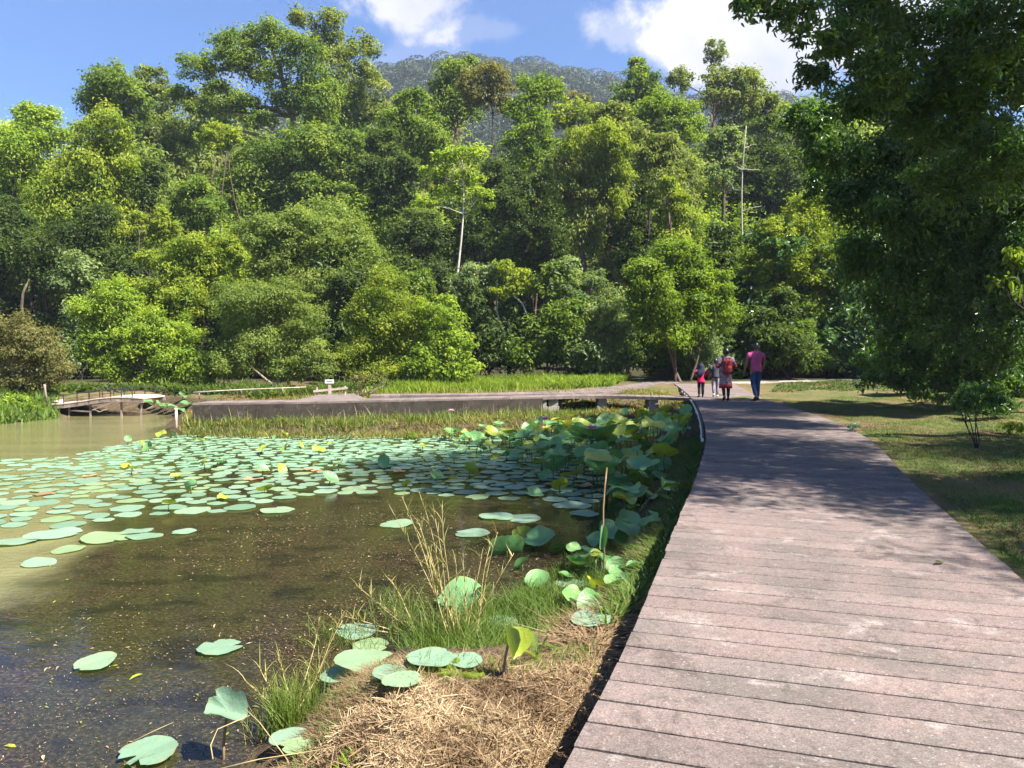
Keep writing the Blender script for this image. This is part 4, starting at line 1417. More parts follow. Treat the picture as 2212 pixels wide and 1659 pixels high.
# raised leaves: blade + stem
def raised(name, label, base, h, r, mat, seed, cup=.22, wave=.10, tilt=(0, 0), group=None, fold=0.0, tear=0.0, stem_mat=STEM, stem_r=.008, rot=None, lean=(0, 0), nth=30):
    root = empty(name, base, label, 'lotus leaf', group)
    b = link('blade', blade_mesh('blade', mat, seed, cup, wave, 3, True, tear, fold, nth), root)
    b.location = (lean[0], lean[1], h)
    b.scale = (r, r, r)
    b.rotation_euler = (tilt[0], tilt[1], rot if rot is not None else (seed * 1.7) % 6.28)
    mb = MB().tube([(0, 0, -.15), (lean[0] * .15, lean[1] * .15, h * .35), (lean[0] * .5, lean[1] * .5, h * .7), (lean[0], lean[1], h - .02 * r)], stem_r, 6)
    s = mb.build('stem', stem_mat, root, smooth=True)
    return root, b, s


PR = []
for k, mt in enumerate([PADD, PADD, PADD, PADD, PADY, PADD, PADD, PADY]):
    PR.append((blade_mesh('blade', mt, 700 + k, [.25, .12, .35, .2, .3, .05, .4, .15][k], [.10, .14, .08, .16, .1, .12, .06, .15][k], 3),))
stem_me = None
mb = MB().tube([(0, 0, -.12), (.01, .0, .35), (-.01, .01, .7), (0, 0, 1)], .0085, 6)
STEM_ME = make_mesh('stem', np.concatenate(mb.V), [np.concatenate(mb.Q)] + mb.N, STEM, smooth=True)


def lotus_leaf(x, y, h, r, k, label, group, tilt=.35):
    g = max(0.0, float(ground(x, y)))
    root = empty('lotus_leaf', (x, y, g), label, 'lotus leaf', group)
    b = link('blade', PR[k][0], root)
    b.location = (0, 0, h)
    b.scale = (r, r, r)
    b.rotation_euler = (RGL.normal(0, tilt), RGL.normal(0, tilt), RGL.uniform(0, 6.28))
    s = link('stem', STEM_ME, root)
    s.scale = (1, 1, h - .01)
    s.rotation_euler = (0, 0, RGL.uniform(0, 6.28))
    return root


STAND = np.array([at_z(x, y, .15)[:2] for x, y in [(1480, 930), (1380, 915), (1150, 925), (960, 935), (1000, 960), (1110, 985), (1180, 1030), (1290, 1060), (1330, 1090), (1400, 1085), (1450, 1030), (1490, 980)]])
lo, hi = STAND.min(0), STAND.max(0)
cand = RGL.uniform(lo, hi, (3000, 2))
cand = cand[in_poly(cand, STAND)]
acc, n_st = [], 0
for q in cand:
    if n_st >= 230:
        break
    row_ = FPX * CAMZ / q[1] + 350
    if acc and np.min(np.linalg.norm(np.array(acc) - q, axis=1)) < .21:
        continue
    acc.append(q)
    right = (512 + FPX * q[0] / q[1] - 430) / 260
    h = float(np.clip(.12 + .33 * right + RGL.normal(0, .11), .10, .66))
    sunlit = q[1] > 15.5
    k = int(RGL.choice([0, 1, 2, 3, 5, 6])) if RGL.random() > (.30 if sunlit else .17) else int(RGL.choice([4, 7]))  # yellow green blades stand in for backlight, picked more often where sunlit
    if k in (4, 7):
        lab, grp = 'yellow green raised lotus leaf, backlight in its colour, among the darker ones', 'raised lotus leaves with backlight in their colour'
    elif sunlit:
        lab, grp = 'sunlit raised lotus leaf in the back of the stand below the walkway piers', 'sunlit raised lotus leaves'
    else:
        lab, grp = 'dark bluish raised lotus leaf in the shaded stand beside the main walkway', 'shaded raised lotus leaves'
    lotus_leaf(q[0], q[1], h, RGL.uniform(.10, .25) * (1.0 if right > .3 else .8), k, lab, grp, .38)
    n_st += 1
# lotus leaves straggling down the bank towards the camera
STRAG = np.array([on_ground(x, y)[:2] for x, y in [(1340, 1085), (1440, 1040), (1462, 1060), (1425, 1140), (1370, 1260), (1290, 1340), (1180, 1330), (1170, 1260), (1270, 1180)]])
cand = RGL.uniform(STRAG.min(0), STRAG.max(0), (900, 2))
cand = cand[in_poly(cand, STRAG)]
acc = []
for q in cand:
    if len(acc) >= 34:
        break
    if acc and np.min(np.linalg.norm(np.array(acc) - q, axis=1)) < .20:
        continue
    acc.append(q)
    lotus_leaf(q[0], q[1], RGL.uniform(.04, .26), RGL.uniform(.07, .17), int(RGL.choice([0, 1, 2, 3, 5, 6, 7])), 'low lotus leaf straggling along the wet bank between the stand and the straw', 'lotus leaves along the wet bank', .4)
for x, y in ((318, 886), (334, 884), (347, 887), (360, 883), (374, 885), (388, 884), (402, 886), (352, 880), (395, 880)):
    q = on_ground(x, y)
    lotus_leaf(q[0], q[1], RGL.uniform(.12, .34), RGL.uniform(.13, .24), int(RGL.choice([0, 1, 2, 3])), 'bluish lotus leaf between the arched footbridge and the side walkway', 'lotus leaves beside the footbridge', .3)
# little yellowish leaves poking out of the raft
cand = RGL.uniform(RAFT.min(0), RAFT.max(0), (400, 2))
cand = cand[in_poly(cand, RAFT)]
cand = [q for q in cand if 512 + FPX * q[0] / q[1] > 120][:58]
for q in cand:
    lotus_leaf(q[0], q[1], RGL.uniform(.03, .16), RGL.uniform(.06, .14), int(RGL.choice([4, 7, 2])), 'small curled yellow green lotus leaf poking out of the floating raft', 'curled leaves in the raft', .5)

# one by one: x, y of the blade, height over base, half width, seed, tilt
for (x, y, D, hw, mt, sd_, cup, tilt, lab) in (
        (1095, 1195, 8.15, 40, PADD, 811, .25, (1.0, .15), 'large upright dark green lotus leaf right of the tall reeds, seen full face'),
        (1165, 1170, 8.5, 40, PADD, 812, .30, (.25, .1), 'dished blue green lotus leaf next to the upright dark one'),
        (1130, 1162, 8.7, 26, PADY, 813, .3, (.9, -.4), 'bright yellow green lotus leaf peeping behind the dished one'),
        (1216, 1188, 8.3, 34, PADD, 814, .1, (.1, .35), 'thin drooping lotus leaf on a dark stem right of the dished one'),
        (1128, 1248, 7.6, 24, PADD, 815, .3, (.8, .3), 'small folded lotus leaf below the upright dark one'),
        (1160, 1300, 7.1, 27, PADD, 816, .2, (.5, .2), 'dark lotus leaf low among grass near the fern'),
        (1352, 1190, 8.3, 34, PADD, 817, .25, (.8, -.1), 'broad green lotus leaf next to the walkway below the tall stalk'),
        (1382, 1030, 12.0, 24, PADY, 818, .15, (1.2, .1), 'pale round lotus leaf standing on edge near the walkway'),
        (1262, 1232, 7.9, 28, PADD, 819, .1, (.3, .2), 'pair topping small lotus leaf by the dead red leaf'),
        (1425, 1005, 13.2, 27, PADD, 820, .25, (.6, -.2), 'wide drooping lotus leaf touching the edge of the walkway'),
        (1330, 990, 13.2, 30, PADD, 821, .2, (.8, .3), 'tall fresh green lotus leaf in the middle of the shaded stand'),
        (1280, 945, 15.5, 52, PADD, 822, .3, (.35, .0), 'largest bowl shaped lotus leaf right under the pink flower'),
        (1470, 925, 16.0, 40, PADY, 823, .12, (.9, -.5), 'long bright leaf leaning against the walkway beam')):
    q = at_d(x, y, D)
    g = max(0, float(ground(q[0], q[1])))
    raised('lotus_leaf', lab, (q[0], q[1], g), max(.06, q[2] - g), hw * PXM * D, mt, sd_, cup, .12, tilt, nth=44)

# the furled, the torn and the fallen leaves of the foreground
b_ = on_ground(1098, 1480)
q = at_d(1098, 1390, b_[1])
g = float(ground(q[0], q[1]))
raised('lotus_leaf', 'half furled bright yellow green lotus leaf standing at the edge of the straw', (q[0] - .03, q[1], g), q[2] - g, .085, PADY, 830, .1, .05, (1.0, .35), fold=1.3, lean=(.03, 0), stem_mat=STEMB, rot=.9, nth=44)
q = at_d(1000, 1288, 6.6)
raised('lotus_leaf', 'big tilted bluish lotus leaf caught in the tall reed clump', (q[0], q[1], 0.0), q[2], .25, PADD, 831, .12, .14, (.05, -.25), tear=.25, rot=.3, nth=44)
q = at_d(492, 1535, 4.05)
raised('lotus_leaf', 'folded grey green lotus leaf collapsed among stalks at the bottom left', (q[0] - .03, q[1], -.02), q[2] + .02, .12, PAD, 832, .1, .10, (.1, -.55), fold=.7, tear=.3, stem_mat=STEMB, lean=(.03, 0), rot=1.2, nth=44)
q = at_z(322, 1622, .03)
o = link('lotus_pad', blade_mesh('lotus_pad', PAD, 833, .03, .03, 4, True, .6, 0, 46), None, (q[0], q[1], .03))
o.scale = (.145, .165, .145)
tag(o, 'large torn pale green lotus pad at the bottom edge of the picture', 'lotus pad')

# tall dry stalk with hanging half dead leaf
q = at_z(1302, 1250, .02)
root = empty('lotus_stalk', (q[0], q[1], max(0, float(ground(q[0], q[1])))), 'tall brown lotus stalk with a pointed furled green leaf halfway', 'lotus stalk')
t = at_d(1311, 1010, q[1]) - np.array(root.location)
MB().tube(wobble_line((0, 0, -.1), t, 7, .012, RGL), .0085, 6).build('stem', STEMB, root, smooth=True)
f = link('furled_leaf', blade_mesh('furled_leaf', PADD, 835, .0, .03, 3, False, 0, 1.2), root)
c_ = at_d(1300, 1158, q[1]) - np.array(root.location)
f.location = tuple(c_ + np.array([.0, -.03, 0]))
f.scale = (.055, .115, .06)
f.rotation_euler = (1.45, .1, .1)


def flower(x, y, D, label, s=.11):
    q = at_d(x, y, D)
    g = max(0, float(ground(q[0], q[1])))
    root = empty('lotus_flower', (q[0], q[1], g), label, 'flower')
    h = q[2] - g
    MB().tube([(0, 0, -.1), (.01, 0, h * .5), (0, 0, h)], .007, 6).build('stem', STEM, root)
    V, F, T, n = [], [], [], 0
    for ring, (cnt, up, L) in enumerate(((6, 1.3, .75), (8, .7, 1.0), (8, .25, 1.05))):
        for i in range(cnt):
            a = 2 * PI * (i + .5 * ring) / cnt
            d = unit(np.array([math.cos(a), math.sin(a), up]))
            sdd = np.array([-math.sin(a), math.cos(a), 0])
            nn = np.cross(d, sdd)
            rows = [(0, .12, 0), (.35, .30, -.06), (.7, .26, -.02), (1.0, .02, .10)]
            for t_, w, b_ in rows:
                c0 = d * t_ * L * s - nn * b_ * s
                V += [c0 - sdd * w * s, c0 + sdd * w * s]
            for k_ in range(3):
                F.append([n + 2 * k_, n + 2 * k_ + 1, n + 2 * k_ + 3, n + 2 * k_ + 2]); T.append(.3 + .25 * k_)
            n += 8
    p = link('petals', make_mesh('petals', np.array(V) + [0, 0, h], [np.array(F)], PETAL, tone=T), root)
    MB().loft([(0, 0, h, .1 * s, .1 * s), (0, 0, h + .3 * s, .25 * s, .25 * s), (0, 0, h + .33 * s, .22 * s, .22 * s)], 10).build('seed_pod', LM['aquayellow'] if False else STEM, root)


flower(1280, 927, 15.0, 'open pink lotus flower above the largest bowl shaped leaf', .15)
flower(1177, 907, 17.0, 'pale pink lotus flower at the back near the side walkway', .13)
flower(975, 888, 18.5, 'pink lotus bud against the dark beam of the side walkway', .09)
flower(1420, 875, 18.5, 'small pink lotus flower in front of the pale pier', .07)


# ------------------------------------------------------------------ blades of grass
def blades(B, H, W_, lean, rng, segs=3, az=None, curl=.5, flat=False):
    """B (n,3) bases; strip blades that bend over"""
    n = len(B)
    az = rng.uniform(0, 2 * PI, n) if az is None else az
    dx = np.stack([np.cos(az), np.sin(az), np.zeros(n)], 1)
    fa = az + PI / 2 + rng.normal(0, .6, n)
    sx = np.stack([np.cos(fa), np.sin(fa), np.zeros(n)], 1)
    V = np.zeros((n, segs + 1, 2, 3))
    for s in range(segs + 1):
        t = s / segs
        c = B + dx * (lean * H * (t * (1 - curl) + curl * t * t))[:, None]
        c[:, 2] += H * (t - .28 * np.minimum(lean, 1.5) * t * t)
        w = W_ * (1 - t) ** .7 * .5 + .0004
        V[:, s, 0] = c - sx * w[:, None]
        V[:, s, 1] = c + sx * w[:, None]
    base = (np.arange(n) * (segs + 1) * 2)[:, None]
    F = np.concatenate([base + np.array([2 * s, 2 * s + 1, 2 * s + 3, 2 * s + 2]) for s in range(segs)], 1).reshape(-1, 4)
    return V.reshape(-1, 3), F


def poly_sample(poly_px, z, n, rng, power=0.0):
    poly = np.array([(at_z(x, y, z) if z is not None else on_ground(x, y))[:2] for x, y in poly_px])
    lo, hi = poly.min(0), poly.max(0)
    out = []
    tot = 0
    while tot < n:
        c = rng.uniform(lo, hi, (n, 2))
        c = c[in_poly(c, poly)]
        if power:
            c = c[rng.random(len(c)) < (lo[1] / c[:, 1]) ** power]
        out.append(c); tot += len(c)
    return np.concatenate(out)[:n]


def grass_stuff(name, label, cat, P, hmin, hmax, w, mat, rng, lean=.7, segs=2, clump=True, tone0=.5, zoff=0.0, tone_fn=None):
    g = np.maximum(ground(P[:, 0], P[:, 1]), zoff)
    B = np.stack([P[:, 0], P[:, 1], g - .01], 1)
    ph = np.sin(P[:, 0] * 1.9 + 1) * np.sin(P[:, 1] * 1.3 + 2) + .6 * np.sin(P[:, 0] * 4.7 + P[:, 1] * 3.9)
    H = rng.uniform(hmin, hmax, len(P)) * (1 + .25 * ph)
    V, F = blades(B, H, w * rng.uniform(.6, 1.3, len(P)), np.abs(rng.normal(lean, .35, len(P))), rng, segs)
    tn = np.clip(tone0 + .12 * ph + rng.normal(0, .18, len(P)), 0, 1) if tone_fn is None else np.clip(tone_fn(P) + rng.normal(0, .15, len(P)), 0, 1)
    return tag(link(name, make_mesh(name, V, [F], LM[mat], tone=np.repeat(tn, segs))), label, cat, kind='stuff')


RG = np.random.default_rng(5)


def value_noise(P, scale, seed):
    r = np.random.default_rng(seed)
    ang = r.uniform(0, 6.28, 12)
    f = r.uniform(.6, 2.2, 12) * scale
    ph = r.uniform(0, 6.28, 12)
    s = np.zeros(len(P))
    for a, k, p_ in zip(ang, f, ph):
        s += np.sin((P[:, 0] * math.cos(a) + P[:, 1] * math.sin(a)) * k + p_)
    return s / 12 ** .5


# lawn on the right
P = poly_sample([(1668, 872), (2400, 850), (2700, 1300), (2360, 1360), (2225, 1262), (2075, 1128), (1995, 1058), (1945, 1008), (1885, 948), (1803, 908), (1742, 888)], .62, 150000, RG, 1.2)
keep = (P[:, 0] > edge_x(RF, P[:, 1]) + .03)
P = P[keep]
vn = value_noise(P, 1.3, 3)
P = P[(vn < .55) | (RG.random(len(P)) < .45)]
grass_stuff('lawn_grass', 'short patchy lawn of green and browned grass right of the walkway', 'grass', P, .018, .06, .009, 'lawn', RG, .9, 2,
            tone_fn=lambda Q: np.clip(.36 + .26 * value_noise(Q, 1.3, 3) + np.clip((Q[:, 1] - 15) * .05, 0, .5), 0, 1))
# bright grass field behind the side walkway
P = poly_sample([(775, 858), (960, 838), (1120, 834), (1330, 826), (1352, 836), (1290, 846), (1160, 850), (1000, 856)], .55, 26000, RG)
P[:, 1] += RG.uniform(0, 1.5, len(P))
grass_stuff('tall_grass', 'bright yellow green grass field behind the side walkway', 'grass', P, .22, .42, .035, 'field', RG, .6, 2)
P = poly_sample([(1130, 838), (1335, 822), (1362, 832), (1300, 845), (1180, 848)], .55, 5000, RG)
grass_stuff('broad_weeds', 'darker broad leaved weeds at the right end of the grass field', 'weeds', P, .2, .5, .09, 'mid', RG, .9, 2)
# weedy strip in front of the side walkway
P = poly_sample([(385, 938), (400, 906), (480, 893), (800, 888), (1120, 884), (1400, 880), (1490, 900), (1450, 930), (1200, 932), (900, 945), (640, 946), (470, 942)], .05, 34000, RG)
P = P[(value_noise(P, 1.6, 9) > -1.2)]
grass_stuff('water_weeds', 'yellowish low water weeds along the foot of the side walkway', 'weeds', P, .07, .22, .028, 'weed', RG, .8, 2, tone0=.45)
P = poly_sample([(385, 930), (420, 900), (1120, 884), (1300, 890), (1120, 930), (640, 940)], .05, 700, RG)
grass_stuff('water_weeds', 'taller reed tips sticking out of the weedy strip', 'weeds', P, .28, .50, .02, 'reed', RG, .35, 3)
P = poly_sample([(400, 926), (660, 922), (1000, 909), (1270, 901), (1300, 910), (1000, 921), (660, 934), (400, 938)], .1, 3600, RG)
P = P[value_noise(P, 2.2, 19) > -.4]
grass_stuff('water_weeds', 'greener taller weeds right below the beam of the side walkway', 'weeds', P, .12, .34, .022, 'grass', RG, .6, 2, tone0=.6)
# undergrowth on the far left bank and foot of forest
P = poly_sample([(-60, 915), (60, 905), (128, 897), (128, 872), (-60, 885)], .1, 3200, RG)
grass_stuff('bank_plants', 'dark leafy water plants along the far left bank', 'plants', P, .12, .42, .07, 'mid', RG, .6, 3, tone0=.35)
P = poly_sample([(560, 860), (400, 852), (330, 850), (120, 850), (-60, 868), (-60, 845), (700, 848), (1000, 836), (1320, 820), (1330, 826), (760, 852)], .6, 9000, RG)
grass_stuff('undergrowth', 'low dark undergrowth at the foot of the trees', 'undergrowth', P, .15, .5, .10, 'deep', RG, .9, 2)
P = poly_sample([(1665, 850), (1900, 846), (2300, 836), (2300, 822), (1900, 829), (1680, 836)], .6, 9000, RG)
grass_stuff('undergrowth', 'dark low weeds between the lawn and the low right walkway, tree shade partly in their colour', 'undergrowth', P, .05, .15, .05, 'deep', RG, .9, 2, tone0=.35)  # dark plants, with the tree shade over this strip put into their colour
P = poly_sample([(1460, 822), (1500, 812), (1600, 806), (1640, 815), (1590, 826), (1500, 824)], .6, 2600, RG)
grass_stuff('broad_weeds', 'fresh weeds behind the children beside the junction', 'weeds', P, .2, .5, .08, 'bright', RG, .8, 2)
# creeping plants and dead stuff along the left foot of the walkway
P = poly_sample([(1300, 1400), (1330, 1250), (1390, 1120), (1440, 1010), (1480, 930), (1515, 960), (1490, 1060), (1455, 1130), (1420, 1220), (1360, 1350)], .35, 13000, RG)
grass_stuff('bank_weeds', 'creeping green weeds on the bank along the left foot of the walkway', 'weeds', P, .06, .20, .020, 'grass', RG, 1.0, 2, tone0=.35)
P = poly_sample([(820, 1430), (1010, 1340), (1180, 1230), (1260, 1200), (1330, 1190), (1340, 1300), (1280, 1400), (1150, 1420), (1000, 1440)], .05, 9000, RG)
P = P[value_noise(P, 3.2, 4) > -.3]
grass_stuff('water_grass', 'thin green grass growing out of the shallow water by the walkway', 'grass', P, .05, .20, .006, 'grass', RG, .8, 3, tone0=.5)
P = poly_sample([(1180, 1440), (1300, 1340), (1360, 1240), (1400, 1150), (1440, 1050), (1500, 1000), (1490, 1060), (1455, 1130), (1420, 1220), (1360, 1350), (1290, 1480)], .3, 6500, RG)
grass_stuff('dead_leaves', 'brown dead stalks and leaves lying along the foot of the walkway', 'dead leaves', P, .03, .13, .012, 'straw', RG, 2.2, 2, tone0=.15)


# ------------------------------------------------------------------ straw heap
HEAP = [(650, 1760), (715, 1590), (775, 1530), (890, 1500), (1010, 1485), (1180, 1455), (1270, 1455), (1285, 1490), (1250, 1570), (1205, 1665), (1190, 1790)]
hp = np.array([at_z(x, y, .40)[:2] for x, y in HEAP])


def heap_d(Q):
    d = np.full(len(Q), 1e9)
    for i in range(len(hp)):
        a, b = hp[i], hp[(i + 1) % len(hp)]
        ab = b - a
        t = np.clip(((Q - a) @ ab) / (ab @ ab), 0, 1)
        d = np.minimum(d, np.linalg.norm(Q - (a + t[:, None] * ab), axis=1))
    return np.where(in_poly(Q, hp), d, -d)


lo, hi = hp.min(0) - .25, hp.max(0) + .25
P = RG.uniform(lo, hi, (120000, 2))
dd_ = heap_d(P) + .05 * value_noise(P, 7, 17)
P, dd_ = P[dd_ > -.12], dd_[dd_ > -.12]
kp = RG.random(len(P)) < np.clip((dd_ + .12) / .22, .04, 1)
P, dd_ = P[kp][:34000], dd_[kp][:34000]
P, dd_ = P[P[:, 0] < edge_x(LF, P[:, 1]) - .02], dd_[P[:, 0] < edge_x(LF, P[:, 1]) - .02]
n = len(P)
hz = np.clip((dd_ + .05) / .35, 0, 1) ** .7
lump = np.clip(.6 + .40 * value_noise(P, 9, 8) + .3 * value_noise(P, 22, 18), .05, 1.6)
z = np.maximum(ground(P[:, 0], P[:, 1]), 0) + .06 * hz * lump * RG.uniform(.2, 1.05, n) + .004
az = RG.uniform(0, PI, n) * .8 + value_noise(P, 8, 12) * 1.1
Ls = RG.uniform(.03, .13, n) * np.where(RG.random(n) < .10, 2.2, 1)
d = np.stack([np.cos(az), np.sin(az), RG.normal(0, .26, n)], 1)
C = np.stack([P[:, 0], P[:, 1], z], 1)
nn = unit(RG.normal(0, .6, (n, 3)) + [0, -.1, 1])
dd = unit(d - nn * np.sum(d * nn, 1, keepdims=True))
R_ = np.cross(nn, dd)
w = RG.uniform(.0010, .0026, n)[:, None]
bend = RG.normal(0, .11, n)[:, None] * Ls[:, None]
V = np.stack([C - dd * Ls[:, None] / 2 - R_ * w, C - dd * Ls[:, None] / 2 + R_ * w, C + R_ * (w + bend), C - R_ * (w - bend), C + dd * Ls[:, None] / 2 + R_ * w * .5, C + dd * Ls[:, None] / 2 - R_ * w * .5], 1)
base = (np.arange(n) * 6)[:, None]
F = np.concatenate([base + np.array([0, 1, 2, 3]), base + np.array([3, 2, 4, 5])], 1).reshape(-1, 4)
tn = np.clip(.42 + .22 * value_noise(P, 7, 31) + RG.normal(0, .22, n), 0, 1)
tag(link('straw', make_mesh('straw', V.reshape(-1, 3), [F], LM['straw'], tone=np.repeat(tn, 2))), 'heap of cut dry straw beside the foot of the walkway', 'straw', kind='stuff')
# soil under the heap
# small bits floating on the weed
P = poly_sample([(0, 1420), (240, 1200), (560, 1110), (820, 1080), (1280, 1090), (1340, 1150), (1000, 1400), (700, 1450), (560, 1640), (0, 1720)], 0, 24000, RG, .7)
P = P[RG.random(len(P)) < np.clip(.45 + .55 * value_noise(P, 1.7, 41) + .3 * value_noise(P, 5, 42), .03, 1) * np.clip((P[:, 0] + 4.2) / 1.8, .25, 1)]
n = len(P)
C = np.stack([P[:, 0], P[:, 1], np.full(n, .006) + RG.uniform(0, .005, n)], 1)
q_ = rand_dirs(n, RG); q_[:, 2] *= .1
V, F = leaf_arrays(C, unit(q_), unit(RG.normal(0, .2, (n, 3)) + [0, 0, 1]), RG.lognormal(-4.2, .45, n) * (P[:, 1] / 6) ** .5, RG.uniform(.003, .012, n) * (P[:, 1] / 6) ** .5)
tag(link('floating_litter', make_mesh('floating_litter', V, [F], LM['litter'], tone=np.clip(RG.normal(.4, .28, n), 0, 1))), 'brown bits and small leaves floating on the shallow water', 'litter', kind='stuff')


# ------------------------------------------------------------------ single plants of the foreground
def tuft(name, label, cat, base, n, h, w, mat, rng, spread=.1, lean=.5, segs=5, group=None, tone0=.5, az=None):
    root_z = max(0, float(ground(base[0], base[1])))
    B = np.stack([np.clip(rng.normal(0, spread, n), -1.7 * spread, 1.7 * spread), np.clip(rng.normal(0, spread, n), -1.7 * spread, 1.7 * spread), np.full(n, -.02)], 1)
    V, F = blades(B, rng.uniform(.45, 1.1, n) * h, w * rng.uniform(.6, 1.2, n), np.abs(rng.normal(lean, .25, n)), rng, segs, az=None if az is None else rng.normal(az, 1.0, n))
    tn = np.clip(tone0 + rng.normal(0, .18, n), 0, 1)
    o = link(name, make_mesh(name, V, [F], LM[mat], tone=np.repeat(tn, segs)), None, (base[0], base[1], root_z))
    return tag(o, label, cat, group)


def W0(x, y, z=.0):
    return on_ground(x, y)[:2]


tuft('grass_tuft', 'soft fine green grass tuft at the left end of the straw heap', 'grass tuft', W0(640, 1560, .02), 620, .30, .0045, 'grass', RG, .085, .40, tone0=.75)
tuft('grass_tuft', 'thin grass tuft standing in the water left of the straw', 'grass tuft', W0(570, 1590, .0), 70, .24, .004, 'reed', RG, .06, .5)
tuft('grass_tuft', 'sparse grass sprig alone on the brown weed', 'grass tuft', W0(500, 1535), 9, .14, .006, 'grass', RG, .012, .3)
tuft('grass_tuft', 'green grass at the base of the tall reed clump', 'grass tuft', W0(960, 1395, .05), 420, .34, .007, 'grass', RG, .13, .6, tone0=.6)
tuft('grass_tuft', 'spiky grass tuft left of the tall reeds above the oval pad', 'grass tuft', W0(720, 1385), 110, .22, .006, 'grass', RG, .12, .7, tone0=.55)
tuft('grass_tuft', 'loose grass between the reeds and the spiky tuft', 'grass tuft', W0(860, 1330), 190, .26, .006, 'grass', RG, .18, .7, tone0=.5)
tuft('grass_tuft', 'grass right of the reed clump behind the fern', 'grass tuft', W0(1120, 1330), 260, .25, .006, 'grass', RG, .2, .7, tone0=.4)
tuft('grass_tuft', 'fresh grass shoots on the straw beside the walkway', 'grass tuft', W0(1195, 1475, .3), 16, .13, .010, 'field', RG, .018, .35, tone0=.6)
tuft('grass_tuft', 'single green shoots near the beam of the walkway', 'grass tuft', W0(1285, 1475, .35), 9, .11, .010, 'field', RG, .004, .2, tone0=.6)
tuft('grass_tuft', 'yellow shoots in the middle of the straw heap', 'grass tuft', W0(1020, 1590, .32), 14, .10, .009, 'field', RG, .02, .3, tone0=.6)
tuft('grass_tuft', 'yellow shoots low on the straw heap', 'grass tuft', W0(950, 1640, .32), 14, .09, .008, 'field', RG, .022, .3, tone0=.7)
tuft('grass_tuft', 'short green weeds at the bottom edge left of the straw', 'grass tuft', W0(800, 1650, .15), 60, .07, .012, 'field', RG, .07, .8, tone0=.5)
tuft('grass_tuft', 'grass shoots among the wet pads behind the straw', 'grass tuft', W0(1060, 1455, .15), 40, .12, .010, 'field', RG, .06, .5, tone0=.5)


for (x, y, n_, h, lab) in ((900, 1385, 150, .26, 'bushy green grass at the left foot of the tall reeds'), (1030, 1330, 170, .30, 'tall soft grass behind the tall reeds'), (1090, 1390, 150, .20, 'dark grass between the reed base and the fern'),
                        (1180, 1300, 120, .18, 'fine grass around the dark low lotus leaf'), (820, 1390, 70, .18, 'thin grass leaning over the oval pad'), (1250, 1300, 110, .16, 'fine grass near the walkway beside the drowned pad'),
                        (690, 1470, 120, .16, 'sparse grass at the water edge above the straw heap'), (1010, 1380, 130, .36, 'long grass blades in the middle of the reeds')):
    tuft('grass_tuft', lab, 'grass tuft', W0(x, y, .03), n_, h, .0055, 'grass' if h > .17 else 'weed', RG, .13, .65, tone0=.5)
# scattered dead stalks on the wet mud between straw and water
P = poly_sample([(600, 1680), (690, 1540), (770, 1450), (900, 1430), (1180, 1420), (1290, 1400), (1290, 1450), (1180, 1460), (890, 1505), (775, 1535), (715, 1600), (660, 1720)], None, 9000, RG)
grass_stuff('dead_stalks', 'dead brown stalks and roots on the wet mud around the straw heap', 'dead stalks', P, .02, .075, .005, 'straw', RG, 2.0, 3, tone0=.38)
P = poly_sample([(600, 1680), (690, 1540), (770, 1450), (900, 1430), (1180, 1420), (1290, 1400), (1290, 1450), (1180, 1460), (890, 1505), (775, 1535), (715, 1600), (660, 1720)], None, 1900, RG)
grass_stuff('mud_grass', 'short green blades on the wet mud around the straw heap', 'grass', P, .03, .11, .006, 'grass', RG, .7, 3, tone0=.6)


def reed(label, x, y, tips, rng, hmul=1.0, mat='reed'):
    """tall cane: several jointed stems with narrow leaves along them"""
    b = W0(x, y, .03)
    root = empty('reed', (b[0], b[1], max(0, float(ground(b[0], b[1])))), label, 'reed')
    base = np.array(root.location)
    V, F, T, k = [], [], [], 0
    for (tx, ty, dd) in tips:
        t = at_d(tx, ty, b[1] + dd) - base
        P = wobble_line((rng.normal(0, .03), rng.normal(0, .03), -.03), t, 9, .010, rng)
        MB().tube(P, np.linspace(.0052, .0018, 9), 5).build('stem', STRAWSTEM, root, smooth=True)
        for j in range(24):
            s = rng.uniform(.15, 1.0)
            i = min(int(s * 8), 7)
            c = P[i] + (P[i + 1] - P[i]) * (s * 8 - i)
            az = rng.uniform(0, 2 * PI)
            V1, F1 = blades(c[None], np.array([rng.uniform(.06, .16)]), np.array([rng.uniform(.004, .008)]), np.array([rng.uniform(.3, 1.1)]), rng, 4, az=np.array([az]))
            V.append(V1); F.append(F1 + k); k += len(V1); T += [float(np.clip(rng.normal(.35 + .45 * s, .15), 0, 1))] * 4
    link('leaves', make_mesh('leaves', np.concatenate(V), [np.concatenate(F)], LM[mat], tone=T), root)


STRAWSTEM = flat_mat('reed stem', (.30, .24, .11), .6, .3, .4, 10)
reed('tall dry reed clump with brown feathery tips standing in the shallow water', 985, 1395, [(840, 1090, .15), (868, 1072, .1), (905, 1062, .2), (880, 1110, .25), (905, 1130, .0), (955, 1090, .1), (940, 1120, .0), (925, 1180, .1)], RG)
reed('leaning reed stems on the right of the tall clump', 1010, 1390, [(1075, 1150, .1), (1060, 1175, .2), (1040, 1205, .1), (1000, 1190, .2), (1110, 1195, .1), (985, 1215, -.1)], RG)
reed('low branching reed sprays left of the tall clump', 905, 1370, [(770, 1265, .1), (800, 1290, .1), (740, 1330, .0), (830, 1240, .2), (720, 1345, .0)], RG)
reed('thin dry reeds bending over the pads at the bottom left', 640, 1560, [(560, 1440, .1), (690, 1330, .3), (740, 1340, .2), (600, 1420, .15), (530, 1470, .1)], RG)


